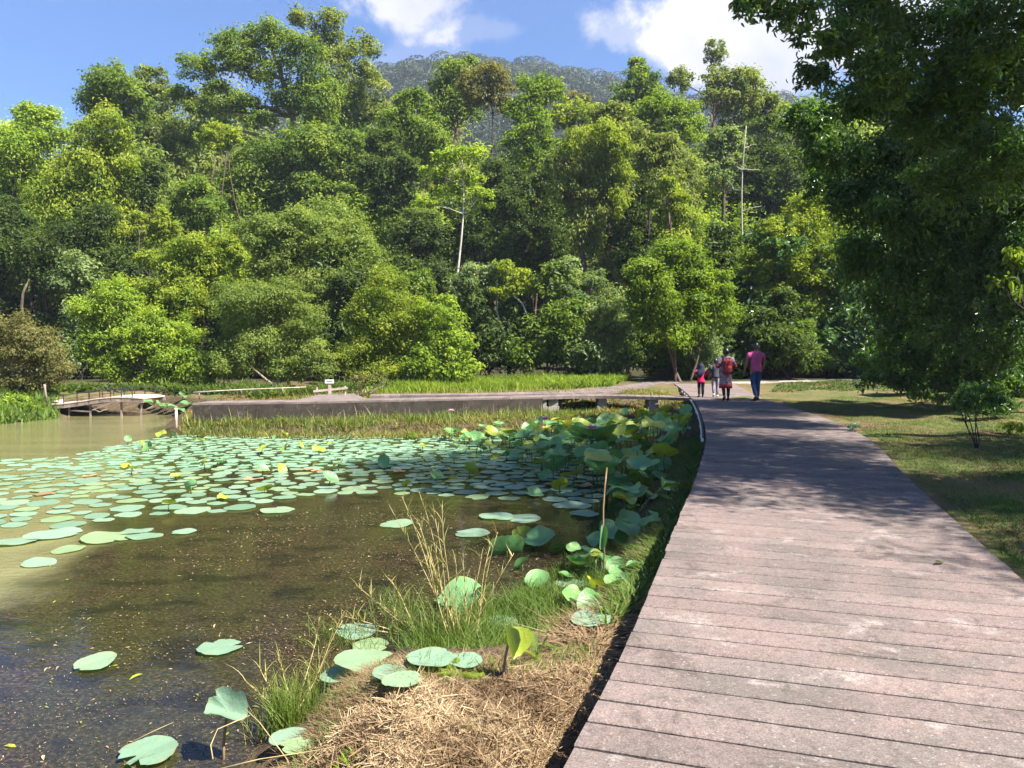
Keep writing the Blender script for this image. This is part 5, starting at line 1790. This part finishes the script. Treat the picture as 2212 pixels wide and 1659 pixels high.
def fern(label, x, y, z, n, L, mat, up, rng):
    b = W0(x, y, z)
    g = max(0, float(ground(b[0], b[1])))
    fronds_plant('fern', label, 'fern', (b[0], b[1], g), [((0, 0, .02), n)], mat, L, rng, 0, width=.22, sag=.5, up=up, n=22)


fern('upright green fern frond right of the furled yellow leaf', 1160, 1430, .1, 3, .26, 'mid', 2.2, np.random.default_rng(1))
fern('spreading small fern next to the upright frond', 1215, 1415, .15, 7, .17, 'mid', .7, np.random.default_rng(2))
fern('yellow green fern lying over the wet pads', 985, 1465, .12, 8, .17, 'field', .5, np.random.default_rng(3))
fern('second yellow green fern at the top of the straw heap', 1020, 1480, .2, 7, .13, 'yellow', .4, np.random.default_rng(4))
fern('tiny bright fern at the bottom left of the straw heap', 760, 1648, .1, 8, .10, 'field', .5, np.random.default_rng(5))
fern('spiky leaved plant on the junction bank behind the girl', 1490, 812, .6, 9, 1.0, 'bright', 1.6, np.random.default_rng(6))

# small sapling and low plants on the lawn
b = W0(2110, 968, .62)
root = empty('sapling', (b[0], b[1], float(ground(b[0], b[1]))), 'small dark leaved sapling standing alone on the lawn', 'sapling')
rg = np.random.default_rng(8)
for k in range(5):
    e = (rg.uniform(-.28, .28), rg.uniform(-.2, .2), rg.uniform(.55, .95))
    MB().tube(wobble_line((rg.uniform(-.04, .04), 0, -.05), e, 6, .02, rg), np.linspace(.012, .005, 6), 5).build('stem', BK['dark'], root)
V, F, T = crown_leaves([(np.array([0, 0, .85]), (.34, .3, .2)), (np.array([.22, 0, .72]), (.2, .2, .14)), (np.array([-.24, .0, .7]), (.2, .2, .12))], .10, 1.0, rg, .3, rich=True, wl=.4)
link('crown', make_mesh('crown', V, [F], LM['shade'], tone=T), root)
for (x, y, s, mt, lab) in ((2140, 905, .5, 'shade', 'dark low bush in the shade at the right edge of the lawn'), (2060, 888, .42, 'shade', 'dark seedlings clustered below the hanging creepers'), (1840, 930, .12, 'aqua', 'small bluish weed right at the walkway edge on the lawn'),
                         (2185, 940, .22, 'mid', 'little fresh green weed beside the dark low bush'), (1990, 870, .3, 'shade', 'sparse seedlings on the sunny strip of lawn')):
    b = W0(x, y, .62)
    root = empty('low_plant', (b[0], b[1], float(ground(b[0], b[1]))), lab, 'plant')
    rg = np.random.default_rng(x)
    V, F, T = crown_leaves([(np.array([0, 0, s * .55]), (s * 1.3, s * .9, s * .55))], .06 + .05 * s, .8 if s < .45 else 1.2, rg, .2, rich=True, wl=.4)
    link('leaves', make_mesh('leaves', V, [F], LM[mt], tone=T), root)
    MB().tube([(0, 0, -.03), (.01, 0, s * .3), (0, .01, s * .6)], .008, 5).build('stem', BK['dark'], root)

# fallen leaves
def fallen(label, x, y, z, L, mat, rng, group=None, on_water=False, tone=.5):
    q = at_z(x, y, z)
    V, F = leaf_arrays(np.zeros((1, 3)), np.array([[math.cos(x), math.sin(x), .05]]), unit(np.array([[rng.normal(0, .25), rng.normal(0, .25), 1.0]])), np.array([L]), np.array([L * .42]), True, .12)
    o = link('fallen_leaf', make_mesh('fallen_leaf', V, [F], LM[mat], tone=np.full(len(F), tone)), None, (q[0], q[1], z + .006))
    return tag(o, label, 'leaf', group)


fallen('curled red brown dead leaf lying on the walkway planks', 2030, 1215, DECK_Z + .012, .10, 'rust', RG, tone=.05)
fallen('yellowish leaf lying on the lawn by the right edge of the walkway', 2170, 1190, .63, .13, 'yellow', RG, tone=.8)
fallen('dry brown leaf caught between the walkway beam and the bank', 1352, 1340, .28, .14, 'straw', RG, tone=.4)
fallen('reddish dead leaf floating among pads near the walkway', 1325, 1240, .06, .16, 'rust', RG, tone=.2)
fallen('orange dead leaf beside the tall brown stalk', 1310, 1195, .04, .12, 'rust', RG, tone=.3)
fallen('orange leaf floating left of the folded grey green leaf', 515, 1522, .004, .05, 'rust', RG, tone=.6)
fallen('second orange leaf floating just right of the first by the folded leaf', 553, 1528, .004, .05, 'rust', RG, tone=.5)
fallen('long yellow leaf floating at the bottom left corner', 22, 1613, .004, .07, 'aquayellow', RG, tone=.9)
fallen('red leaf floating on the left brown weed', 260, 1368, .004, .06, 'rust', RG, tone=.2)
fallen('curled yellow green leaf below the pad with upturned rim', 293, 1462, .01, .09, 'yellow', RG, tone=.9)
for i in range(80):
    x, y = RG.uniform(40, 800), RG.uniform(1200, 1640)
    if x > 540 and y > 1380:
        continue
    fallen('small yellow or buff leaf floating on the brown weed', x, y, .004, RG.uniform(.018, .045), 'straw' if RG.random() < .55 else 'aquayellow', RG, 'small leaves floating on the weed', tone=RG.uniform(.3, 1))

# stalks and sticks in the bottom left water
def stick(label, pxs, D0, r, mat, name='stalk', cat='stalk'):
    P = np.array([at_d(x, y, D0 + .06 * i) for i, (x, y) in enumerate(pxs)])
    root = P[0].copy()
    return tag(MB().tube(P - root, np.linspace(r, r * .6, len(P)), 6).build(name, mat, None, True, tuple(root)), label, cat)


stick('bent dry stalk rising from the water left of the folded leaf', [(460, 1640), (455, 1610), (470, 1575), (540, 1545)], 3.75, .0035, STRAWSTEM)
stick('long dry stalk running up from the bottom to the grass tuft', [(640, 1690), (620, 1640), (590, 1600), (560, 1560), (528, 1530)], 3.6, .0035, STRAWSTEM)
stick('straight dry stalk lying at the bottom left of the straw', [(470, 1662), (560, 1640), (690, 1620), (780, 1600)], 3.42, .003, STRAWSTEM)
stick('thin dry stalks crossing near the torn pad', [(290, 1600), (330, 1580), (375, 1560)], 3.85, .002, STRAWSTEM)
stick('grey twig leaning out of the water by the walkway', [(1385, 1095), (1405, 1075), (1428, 1055)], 10.0, .008, BK['tan'], 'twig', 'twig')
# old bamboo end in the straw
q = at_z(757, 1552, .12)
root = empty('bamboo_piece', (q[0], q[1], .11), 'short broken grey bamboo piece stuck in the left of the straw heap', 'bamboo')
mb = MB()
a = np.array([0, 0, 0.0]); bb = np.array([.035, .03, .085])
mb.tube([a, bb * .5, bb], [.030, .028, .029], 12, caps=False)
mb.tube([a, bb * .5, bb], [.022, .021, .021], 12, caps=False)
mb.build('tube', WOOD_PALE, root, smooth=True)
MB().tube([bb * .18, bb * .24], .031, 12).build('node_ring', WOOD_GREY, root)

# ------------------------------------------------------------------ people
SKIN = flat_mat('skin', (.24, .13, .085), .55, .35, .12, 6)
HAIR = flat_mat('black hair', (.010, .008, .008), .4, .5, .3, 20)
PINK = flat_mat('pink cotton', (.42, .075, .20), .8, .2, .14, 7)
HOTPINK = flat_mat('hot pink cotton', (.5, .016, .085), .8, .2, .12, 7)
NAVY = flat_mat('navy cloth', (.018, .020, .045), .8, .2, .25, 7)
DENIM = flat_mat('blue denim', (.030, .062, .16), .85, .2, .35, 5)
BLACKCLOTH = flat_mat('black cloth', (.018, .013, .020), .8, .25, .3, 7)
GREYCLOTH = flat_mat('dark grey cloth', (.050, .046, .065), .8, .25, .25, 7)
GREYPANTS = flat_mat('mottled grey cloth', (.21, .18, .21), .8, .2, .5, 26)
RED = flat_mat('red nylon', (.25, .018, .018), .6, .4, .3, 14)
REDCLOTH = flat_mat('red cloth', (.33, .022, .03), .8, .2, .25, 10)
SHOE = flat_mat('dark shoe', (.022, .018, .020), .6, .35, .2, 9)
SHOEW = flat_mat('pale shoe', (.5, .48, .46), .6, .35, .2, 9)
m = NT('patterned tunic')
p = m.obj()
v_ = m.new('ShaderNodeTexVoronoi', feature='DISTANCE_TO_EDGE')
v_.inputs['Scale'].default_value = 15
m.L.new(p, v_.inputs['Vector'])
c = m.mix(m.gray(v_.outputs['Distance'], .10, .0), (.30, .23, .27), (.05, .015, .035))
c = m.mix(m.gray(m.noise(p, 9, 3), .56, .64), c, (.30, .05, .07))
sp = m.new('ShaderNodeSeparateXYZ')
m.L.new(p, sp.inputs[0])
c = m.mix(m.gray(sp.outputs[2], .50, .44), c, (.36, .04, .04))
TUNIC = m.done(m.principled(c, .8, .2))
m = NT('red pack fabric')
p = m.obj()
c = m.mix(m.gray(m.noise(p, 12, 3), .5, .62), (.27, .022, .02), (.09, .012, .014))
PACK = m.done(m.principled(c, .65, .3))


def skin_mesh(name, joints, edges, mat, parent, root_i=0, sub=2):
    me = bpy.data.meshes.new(name)
    names = list(joints)
    me.from_pydata([joints[n][:3] for n in names], [(names.index(a), names.index(b)) for a, b in edges], [])
    me.materials.append(mat)
    o = link(name, me, parent)
    sm = o.modifiers.new('skin', 'SKIN')
    sm.use_smooth_shade = True
    for i, n in enumerate(names):
        d = me.skin_vertices[0].data[i]
        r = joints[n][3]
        d.radius = r if isinstance(r, tuple) else (r, r)
        d.use_root = (i == root_i)
    ss = o.modifiers.new('sub', 'SUBSURF')
    ss.levels = ss.render_levels = sub
    return o


def figure(label, loc, H, facing, pose, build=1.0):
    """pose: dict of joint offsets in units of body height (right = +x, ahead = +y)"""
    root = empty('person', loc, label, 'person')
    root.rotation_euler = (0, 0, facing)
    B = build
    J = {'pelvis': (0, 0, .52, (.082 * B, .060 * B)), 'waist': (0, 0, .60, (.072 * B, .055 * B)), 'chest': (0, .004, .73, (.090 * B, .062 * B)), 'neckbase': (0, 0, .825, (.050, .042)),
         'neck': (0, .004, .858, .030), 'head': (0, .012, .905, (.040, .046)), 'crown': (0, .012, .952, (.040, .046)), 'top': (0, .008, .982, (.022, .026)),
         'nose': (0, .066, .912, .008), 'ear_a': (.046, .006, .915, .010), 'ear_b': (-.046, .006, .915, .010)}
    E = [('pelvis', 'waist'), ('waist', 'chest'), ('chest', 'neckbase'), ('neckbase', 'neck'), ('neck', 'head'), ('head', 'crown'), ('crown', 'top'), ('head', 'nose'), ('head', 'ear_a'), ('head', 'ear_b')]
    for s, k in ((1, 'a'), (-1, 'b')):
        hip = (s * .052 * B, 0, .50, .052 * B)
        knee = pose.get('knee_' + k, (s * .054, .01, .28))
        ank = pose.get('ankle_' + k, (s * .056, 0, .045))
        toe = pose.get('toe_' + k, (ank[0] + s * .008, ank[1] + .085, .018))
        heel = (ank[0], ank[1] - .018, max(.018, ank[2] - .025))
        J.update({'hip_' + k: hip, 'knee_' + k: (*knee, .032 * B), 'calf_' + k: tuple(np.array(knee) * .6 + np.array(ank) * .4 - np.array([0, .008, 0])) + (.031 * B,), 'ankle_' + k: (*ank, .020), 'toe_' + k: (*toe, (.022, .012))})
        E += [('pelvis', 'hip_' + k), ('hip_' + k, 'knee_' + k), ('knee_' + k, 'calf_' + k), ('calf_' + k, 'ankle_' + k), ('ankle_' + k, 'toe_' + k)]
        sh = (s * .105 * B, 0, .805, .034 * B)
        el = pose.get('elbow_' + k, (s * .140 * B, -.01, .63))
        wr = pose.get('wrist_' + k, (s * .150 * B, .03, .48))
        hd = np.array(wr) + unit(np.array(wr) - np.array(el)) * .035
        J.update({'sh_' + k: sh, 'elbow_' + k: (*el, .024 * B), 'wrist_' + k: (*wr, .0155), 'palm_' + k: (*hd, (.020, .012))})
        E += [('chest', 'sh_' + k), ('sh_' + k, 'elbow_' + k), ('elbow_' + k, 'wrist_' + k), ('wrist_' + k, 'palm_' + k)]
        ax = unit(np.array(wr) - np.array(el))
        for f in range(4):
            yo = (f - 1.5) * .0105
            L = (.040, .046, .043, .034)[f]
            b0_ = hd + np.array([0, yo, 0]) + ax * .018
            b1_ = b0_ + ax * L * .55 + np.array([-s * .003, 0, 0])
            b2_ = b1_ + ax * L * .45 + np.array([-s * .012, 0, 0])
            for q, nm in ((b0_, 'f0'), (b1_, 'f1'), (b2_, 'f2')):
                J[f'{nm}{f}{k}'] = (*q, .0052)
            E += [('palm_' + k, f'f0{f}{k}'), (f'f0{f}{k}', f'f1{f}{k}'), (f'f1{f}{k}', f'f2{f}{k}')]
        t0 = hd + np.array([0, .020, -.002])
        t1 = t0 + ax * .022 + np.array([-s * .006, .008, 0])
        J['t0' + k] = (*t0, .006); J['t1' + k] = (*t1, .005)
        E += [('palm_' + k, 't0' + k), ('t0' + k, 't1' + k)]
    def sc(v):
        r = v[3]
        return (v[0] * H, v[1] * H, v[2] * H, tuple(x * H for x in r) if isinstance(r, tuple) else r * H)
    JS = {k: sc(v) for k, v in J.items()}
    body = skin_mesh('body', JS, E, SKIN, root)
    # eyes
    for s in (-1, 1):
        MB().loft([(s * .017 * H, .052 * H, .924 * H, .004 * H, .003 * H), (s * .017 * H, .055 * H, .928 * H, .007 * H, .004 * H), (s * .017 * H, .052 * H, .932 * H, .004 * H, .003 * H)], 8).build('eye', HAIR, root, True)
    return root, JS, H


def trousers(root, J, H, mat, loose=1.28, name='trousers', cuff=.35):
    jj = {'w': (0, 0, .565 * H, (.090 * H, .070 * H)), 'p': (0, 0, .515 * H, (.094 * H, .072 * H))}
    e = [('w', 'p')]
    for k in 'ab':
        hip, kn, cf, an = (np.array(J[n + k][:3]) for n in ('hip_', 'knee_', 'calf_', 'ankle_'))
        jj.update({'h' + k: (*hip, .060 * H), 'm' + k: (*(hip * .5 + kn * .5), .050 * H * loose / 1.28), 'k' + k: (*kn, .038 * H * loose / 1.2), 'c' + k: (*cf, .036 * H * loose / 1.2), 'a' + k: (*(an + (cf - an) * .12), .031 * H * loose / 1.2)})
        e += [('p', 'h' + k), ('h' + k, 'm' + k), ('m' + k, 'k' + k), ('k' + k, 'c' + k), ('c' + k, 'a' + k)]
    return skin_mesh(name, jj, e, mat, root, 1)


def top(root, J, H, mat, hem=.50, flare=.0, sleeve=.55, name='shirt', sleeve_r=.040, sleeve_mat=None, broad=1.0):
    mb = MB()
    b = broad
    rings = [(0, -.002, hem, .088 + flare, .070 + flare), (0, -.002, hem + .04, .088 + flare * .8, .070 + flare * .7), (0, 0, .64, .085 * b, .064), (0, .002, .72, .098 * b, .072), (0, .002, .77, .112 * b, .070), (0, 0, .805, .112 * b, .060), (0, 0, .83, .085 * b, .050), (0, .002, .848, .048, .042)]
    mb.loft([tuple(v * H for v in r) for r in rings], 24)
    s = mb.build(name, mat, root, True)
    for k, sg in (('a', 1), ('b', -1)):
        sh, el, wr = (np.array(J[n + k][:3]) for n in ('sh_', 'elbow_', 'wrist_'))
        sh = sh + np.array([-sg * .02 * H, 0, .004 * H])
        if sleeve <= 1:
            P = [sh, sh + (el - sh) * sleeve * .5, sh + (el - sh) * sleeve]
            R = [.046 * H, sleeve_r * H * 1.06, sleeve_r * H]
        else:
            t = sleeve - 1
            P = [sh, sh + (el - sh) * .5, el, el + (wr - el) * t]
            R = [.046 * H, sleeve_r * H, sleeve_r * H * .9, sleeve_r * H * .8]
        MB().tube(P, R, 14).build('sleeve', sleeve_mat or mat, root, True)
    return s


def shoes(root, J, H, mat):
    for k in 'ab':
        an, to = np.array(J['ankle_' + k][:3]), np.array(J['toe_' + k][:3])
        d = unit(to - an)
        heel = an - d * .03 * H + np.array([0, 0, -.012 * H])
        P = [heel, an * .6 + to * .4 + [0, 0, -.008 * H], to + d * .012 * H]
        MB().tube(P, [.026 * H, .028 * H, .019 * H], 12).build('shoe', mat, root, True)


def hair(root, H, vol=1.0, back=.0, name='hair', mat=HAIR, low=.885):
    rings = []
    for t in np.linspace(0, 1, 9):
        z = low + (.995 - low) * t
        r = math.sqrt(max(0.02, 1 - (max(0, (t - .35)) / .66) ** 2)) * .9 + .1 * (1 - t)
        rings.append((0, (.002 - back) * H, z * H, .050 * H * r * vol, .052 * H * r * vol))
    return MB().loft(rings, 18).build(name, mat, root, True)


def foot(x, y):
    q = at_z(x, y, DECK_Z)
    return (q[0], q[1], DECK_Z + .004)


# man
root, J, H = figure('man in pink t-shirt and blue jeans walking away on the right of the group', foot(1632, 866), 1.67, -.05,
                    {'elbow_b': (-.165, -.015, .64), 'wrist_b': (-.185, .02, .50), 'elbow_a': (.150, .02, .64), 'wrist_a': (.125, .09, .53), 'knee_b': (-.045, -.005, .28), 'ankle_b': (-.018, -.09, .075), 'toe_b': (-.030, -.035, .022), 'knee_a': (.045, .05, .28), 'ankle_a': (.040, .03, .045)}, 1.05)
top(root, J, H, PINK, .495, .002, .62, sleeve_r=.044, broad=1.08)
trousers(root, J, H, DENIM, 1.32)
shoes(root, J, H, SHOE)
hair(root, H, 1.0, .004)

# woman
root, J, H = figure('woman in long patterned tunic with dark hair tied back and a red backpack', foot(1567, 866), 1.52, .03,
                    {'elbow_a': (.165, -.01, .66), 'wrist_a': (.120, .10, .62), 'elbow_b': (-.155, -.01, .66), 'wrist_b': (-.105, .11, .63), 'knee_b': (-.05, -.005, .28), 'ankle_b': (-.045, -.075, .07), 'toe_b': (-.045, -.015, .02), 'ankle_a': (.055, .02, .045)}, 1.08)
mb = MB()
rings = [(0, 0, .235, .125, .095), (0, 0, .30, .122, .095), (0, 0, .42, .115, .092), (0, 0, .52, .108, .085), (0, 0, .62, .098, .074), (0, .002, .72, .106, .076), (0, 0, .785, .116, .066), (0, 0, .822, .088, .052), (0, .002, .845, .046, .042)]
mb.loft([tuple(v * H for v in r) for r in rings], 28)
mb.build('tunic', TUNIC, root, True)
for k, sg in (('a', 1), ('b', -1)):
    sh, el, wr = (np.array(J[n + k][:3]) for n in ('sh_', 'elbow_', 'wrist_'))
    sh = sh + np.array([-sg * .02 * H, 0, .004 * H])
    s_ = MB().tube([sh, sh + (el - sh) * .6, el], [.05 * H, .044 * H, .042 * H], 14).build('sleeve', TUNIC, root, True)
    MB().tube([el + (sh - el) * .08, el, el + (wr - el) * .4, el + (wr - el) * .85], [.043 * H, .046 * H, .042 * H, .034 * H], 14).build('cuff', REDCLOTH, root, True)
trousers(root, J, H, BLACKCLOTH, 1.15)
shoes(root, J, H, SHOE)
hair(root, H, 1.12, .010, low=.868)
MB().loft([(0, -.062 * H, .885 * H, .018 * H, .018 * H), (0, -.072 * H, .91 * H, .036 * H, .030 * H), (0, -.066 * H, .945 * H, .032 * H, .028 * H), (0, -.055 * H, .962 * H, .014 * H, .014 * H)], 14).build('hair_bun', HAIR, root, True)
MB().loft([(0, -.085 * H, .93 * H, .008 * H, .006 * H), (0, -.083 * H, .948 * H, .016 * H, .012 * H), (0, -.075 * H, .962 * H, .008 * H, .008 * H)], 10).build('hair_clip', SHOEW, root, True)
# backpack
wl = root.location
bp = empty('backpack', (wl[0], wl[1] - .078 * H, wl[2] + .50 * H), 'red backpack worn on the back of the woman in the tunic', 'backpack')
bp.rotation_euler = (0, 0, .03)
def soft_box(mb, cx, cy, z0, z1, w, d):
    rs = []
    for t in np.linspace(0, 1, 9):
        k = (1 - abs(2 * t - 1) ** 4) * .5 + .5
        rs.append((cx, cy, z0 + (z1 - z0) * t, w * (.72 + .28 * k), d * (.55 + .45 * k)))
    return mb.loft(rs, 20)
soft_box(MB(), 0, -.05, 0, .42, .135, .085).build('main_body', PACK, bp, True)
soft_box(MB(), 0, -.115, .03, .22, .105, .045).build('front_pocket', RED, bp, True)
MB().tube([(-.045, -.05, .41), (-.03, -.055, .455), (.03, -.055, .455), (.045, -.05, .41)], .008, 6).build('top_handle', BLACKCLOTH, bp, True)
for s in (-1, 1):
    MB().tube([(s * .085, .0, .40), (s * .10, .06, .475), (s * .10, .13, .47), (s * .105, .20, .40), (s * .12, .20, .25), (s * .12, .10, .10), (s * .10, .0, .06)], .013, 6).build('strap', BLACKCLOTH, bp, True)

# girl
root, J, H = figure('small girl in hot pink top and navy headscarf on the left of the group', foot(1514, 858), 1.02, .02,
                    {'elbow_a': (.17, .0, .68), 'wrist_a': (.12, .10, .66), 'elbow_b': (-.17, .0, .68), 'wrist_b': (-.12, .10, .66), 'ankle_a': (.062, .03, .045), 'ankle_b': (-.062, -.03, .05)}, 1.25)
top(root, J, H, HOTPINK, .44, .035, .95, sleeve_r=.055, broad=1.3)
trousers(root, J, H, BLACKCLOTH, 1.5)
shoes(root, J, H, SHOE)
mb = MB()
rings = [(-.06, -.085, .60, .035, .02), (-.055, -.07, .67, .10, .05), (-.03, -.03, .75, .145, .095), (0, -.008, .82, .128, .098), (0, .0, .87, .098, .096), (0, .0, .92, .094, .098), (0, -.002, .97, .078, .084), (0, -.004, 1.005, .036, .040)]
mb.loft([tuple(v * H for v in r) for r in rings], 22)
mb.build('headscarf', NAVY, root, True)

# child behind
root, J, H = figure('child in dark grey top and mottled grey trousers partly hidden behind the woman', foot(1545, 858.5), 1.20, -.05,
                    {'elbow_b': (-.15, -.0, .65), 'wrist_b': (-.15, .05, .52), 'knee_b': (-.05, .0, .28), 'ankle_b': (-.05, -.06, .08), 'toe_b': (-.05, .0, .03)}, 1.1)
top(root, J, H, GREYCLOTH, .50, .01, .85, sleeve_r=.048, broad=1.12)
trousers(root, J, H, GREYPANTS, 1.4)
shoes(root, J, H, SHOEW)
hair(root, H, 1.12, .004)

# ------------------------------------------------------------------ arched bridge, rails, sign, posts
def BX(cx, cy, D):
    return at_d(cx * .1953, 794.9 + cy * .1953, D)


br = empty('footbridge', tuple(BX(1000, 520, 26)), 'small arched timber footbridge with thin dark railings on the far left shore', 'bridge')
o_ = np.array(br.location)
fr = [(560, 395), (700, 388), (850, 368), (980, 348), (1100, 330), (1220, 320), (1340, 318), (1460, 322), (1580, 332)]
bkp = [(560, 330), (700, 318), (850, 292), (980, 268), (1100, 258), (1220, 262), (1340, 278), (1460, 292), (1580, 308)]
F_ = np.array([BX(x, y, 25.4) - o_ for x, y in fr])
B_ = np.array([F_[i] + np.array([.25, 1.15, 0]) for i in range(len(fr))])
B_[:, 2] = F_[:, 2] + .02
mb = MB()
f2, b2 = resample(F_, .11), resample(B_, .11)
nn_ = min(len(f2), len(b2))
for i in range(nn_ - 1):
    a, b, c, d = f2[i], f2[i + 1], b2[min(i + 1, nn_ - 1)], b2[i]
    g_ = (b - a) * .06
    T_ = np.array([a + g_, b - g_, c - g_, d + g_])
    V = np.concatenate([T_, T_ - [0, 0, .04]])
    mb.add(V, [[0, 1, 2, 3], [7, 6, 5, 4], [0, 4, 5, 1], [1, 5, 6, 2], [2, 6, 7, 3], [3, 7, 4, 0]])
mb.build('deck_surface', WOOD_PALE, br)
for E_, dy in ((F_, .05), (B_, -.05)):
    mb = MB()
    for i in range(len(E_) - 1):
        mb.beam(E_[i] + [0, dy, -.11], E_[i + 1] + [0, dy, -.11], .07, .12)
    mb.build('side_beam', WOOD_GREY, br)
for E_, dy in ((F_, .02), (B_, -.02)):
    q = E_[:-1] if dy > 0 else E_[1:]
    hgt = .26
    mb = MB().tube([p_ + [0, dy, hgt] for p_ in q], .014, 6)
    mb.tube([p_ + [0, dy, hgt * .5] for p_ in q], .009, 6)
    rail = mb.build('railing', IRON, br)
    for p_ in q:
        MB().box(p_ + np.array([0, dy, hgt / 2 - .05]), (.026, .026, hgt + .1)).build('post', IRON, rail)
for (x0, y0, x1, y1) in ((1000, 360, 1000, 530), (765, 392, 765, 520), (1340, 330, 1345, 520), (1560, 335, 1560, 500)):
    for dd in (.1, 1.0):
        MB().beam(BX(x0, y0, 25.45 + dd) - o_ - [0, 0, .04], BX(x1, y1, 25.45 + dd) - o_ - [0, 0, .15], .05, .05).build('leg', WOOD_GREY, br)
MB().beam(BX(1020, 465, 25.3) - o_, BX(1300, 362, 25.3) - o_, .04, .04).build('brace', WOOD_GREY, br)
MB().beam(BX(780, 470, 25.5) - o_, BX(1010, 485, 25.3) - o_, .04, .04).build('brace', WOOD_GREY, br)
# approach
ap = empty('landing', tuple(BX(540, 400, 26)), 'pale sloping landing at the left end of the arched footbridge', 'landing')
o_ = np.array(ap.location)
q = [BX(430, 330, 26.4), BX(690, 392, 25.6), BX(720, 330, 26.8), BX(500, 285, 27.2)]
V = np.array([p_ - o_ for p_ in q])
MB().add(np.concatenate([V, V - [0, 0, .1]]), [[0, 1, 2, 3], [7, 6, 5, 4], [0, 4, 5, 1], [1, 5, 6, 2], [2, 6, 7, 3], [3, 7, 4, 0]]).build('slab', WOOD_PALE, ap)
stick('grey leaning post in front of the pale landing on the left bank', [(96, 830), (99, 855), (103, 878)], 25.2, .035, WOOD_GREY, 'post', 'post')
stick('thin fallen branch in the water under the arched footbridge', [(204, 885), (215, 890), (224, 886), (236, 884)], 25.2, .018, BK['tan'], 'branch', 'branch')
stick('short branch poking out right of the arched footbridge', [(311, 888), (320, 882), (330, 877)], 25.0, .016, BK['tan'], 'branch', 'branch')

q = at_z(381, 928, 0)
root = empty('water_post', (q[0], q[1], 0), 'pale slim post standing in the water at the tip of the weedy strip', 'post')
t = at_d(381, 885, q[1])[2]
MB().tube([(0, 0, -.3), (0, 0, t * .5), (.004, 0, t)], .035, 10).build('pole', WOOD_PALE, root, True)
MB().tube([(.004, 0, t), (.004, 0, t + .03)], .045, 10).build('cap', PVC, root, True)

# sign on the landing of the side walkway
g0 = at_d(712, 856, 25.2)
root = empty('sign', (g0[0], g0[1], .74), 'small pale notice board on a wooden post by the bamboo rail', 'sign')
zb = at_d(712, 824, 25.2)[2] - .74
MB().box((0, .03, zb / 2), (.10, .04, zb)).build('post', WOOD_PALE, root)
bd = MB().box((0, 0, zb), (.29, .02, .125)).build('board', PVC, root)
for k in range(1):
    MB().box((0, -.0115, zb + .005), (.19, .003, .022)).build('lettering', IRON, bd)
lr = empty('bamboo_rail', (g0[0], g0[1] - .15, .74), 'single pale rail on two posts in front of the notice board', 'rail')
o_ = np.array(lr.location)
MB().beam(at_d(677, 845.5, 25.0) - o_, at_d(750, 838, 25.0) - o_, .05, .07).build('rail', WOOD_PALE, lr)
for x, y0, y1 in ((685, 836, 862), (746, 834, 853)):
    MB().beam(at_d(x, y1, 25.04) - o_, at_d(x, y0, 25.04) - o_, .035, .035).build('post', WOOD_PALE, lr)
lnd = empty('landing', (g0[0], g0[1], .70), 'low pinkish landing where the notice board stands behind the side walkway', 'landing')
o_ = np.array([g0[0], g0[1], .70])
q = [at_z(640, 864, .745), at_z(790, 861, .745), at_z(765, 850, .745), at_z(690, 852, .745)]
V = np.array([p_ - o_ for p_ in q])
MB().add(np.concatenate([V, V - [0, 0, .12]]), [[0, 1, 2, 3], [7, 6, 5, 4], [0, 4, 5, 1], [1, 5, 6, 2], [2, 6, 7, 3], [3, 7, 4, 0]]).build('slab', CONC, lnd)
stick('long bamboo rail running behind the left end of the side walkway', [(418, 848), (480, 844), (540, 841), (605, 838.5), (661, 836)], 25.6, .028, WOOD_PALE, 'bamboo_rail', 'rail')
for x, y in ((430, 847), (520, 842), (610, 838)):
    stick('short stake holding up the long bamboo rail', [(x, y), (x + 1, y + 16)], 25.75, .022, WOOD_GREY, 'stake', 'stake')['group'] = 'stakes of the long bamboo rail'
q = at_d(795, 852, 26)
root = empty('dead_bush', (q[0], q[1], float(ground(q[0], q[1]))), 'heap of dead rusty branches at the left end of the grass field', 'bush')
rg = np.random.default_rng(12)
for k in range(7):
    P_ = wobble_line((rg.uniform(-.5, .3), 0, 0), (rg.uniform(-.7, .7), rg.uniform(-.3, .3), rg.uniform(.4, .9)), 6, .06, rg)
    MB().tube(P_, np.linspace(.022, .008, 6), 5).build('branch', BK['tan'], root)
V, F, T = crown_leaves([(np.array([-.2, 0, .5]), (.5, .3, .3)), (np.array([.4, 0, .6]), (.4, .3, .2))], .14, .5, rg)
link('leaves', make_mesh('leaves', V, [F], LM['rust'], tone=np.clip(T - .2, 0, 1)), root)

# ------------------------------------------------------------------ air
def haze():
    mb = MB().box((0, 190, 100), (900, 520, 206))
    m = NT('haze')
    v = m.new('ShaderNodeVolumePrincipled')
    v.inputs['Color'].default_value = (.62, .72, .88, 1)
    v.inputs['Density'].default_value = HAZE
    v.inputs['Anisotropy'].default_value = .2
    m.L.new(v.outputs[0], m.out.inputs['Volume'])
    o = mb.build('haze', m.mat)
    tag(o, kind='stuff')


HAZE = .0004
if HAZE:
    haze()
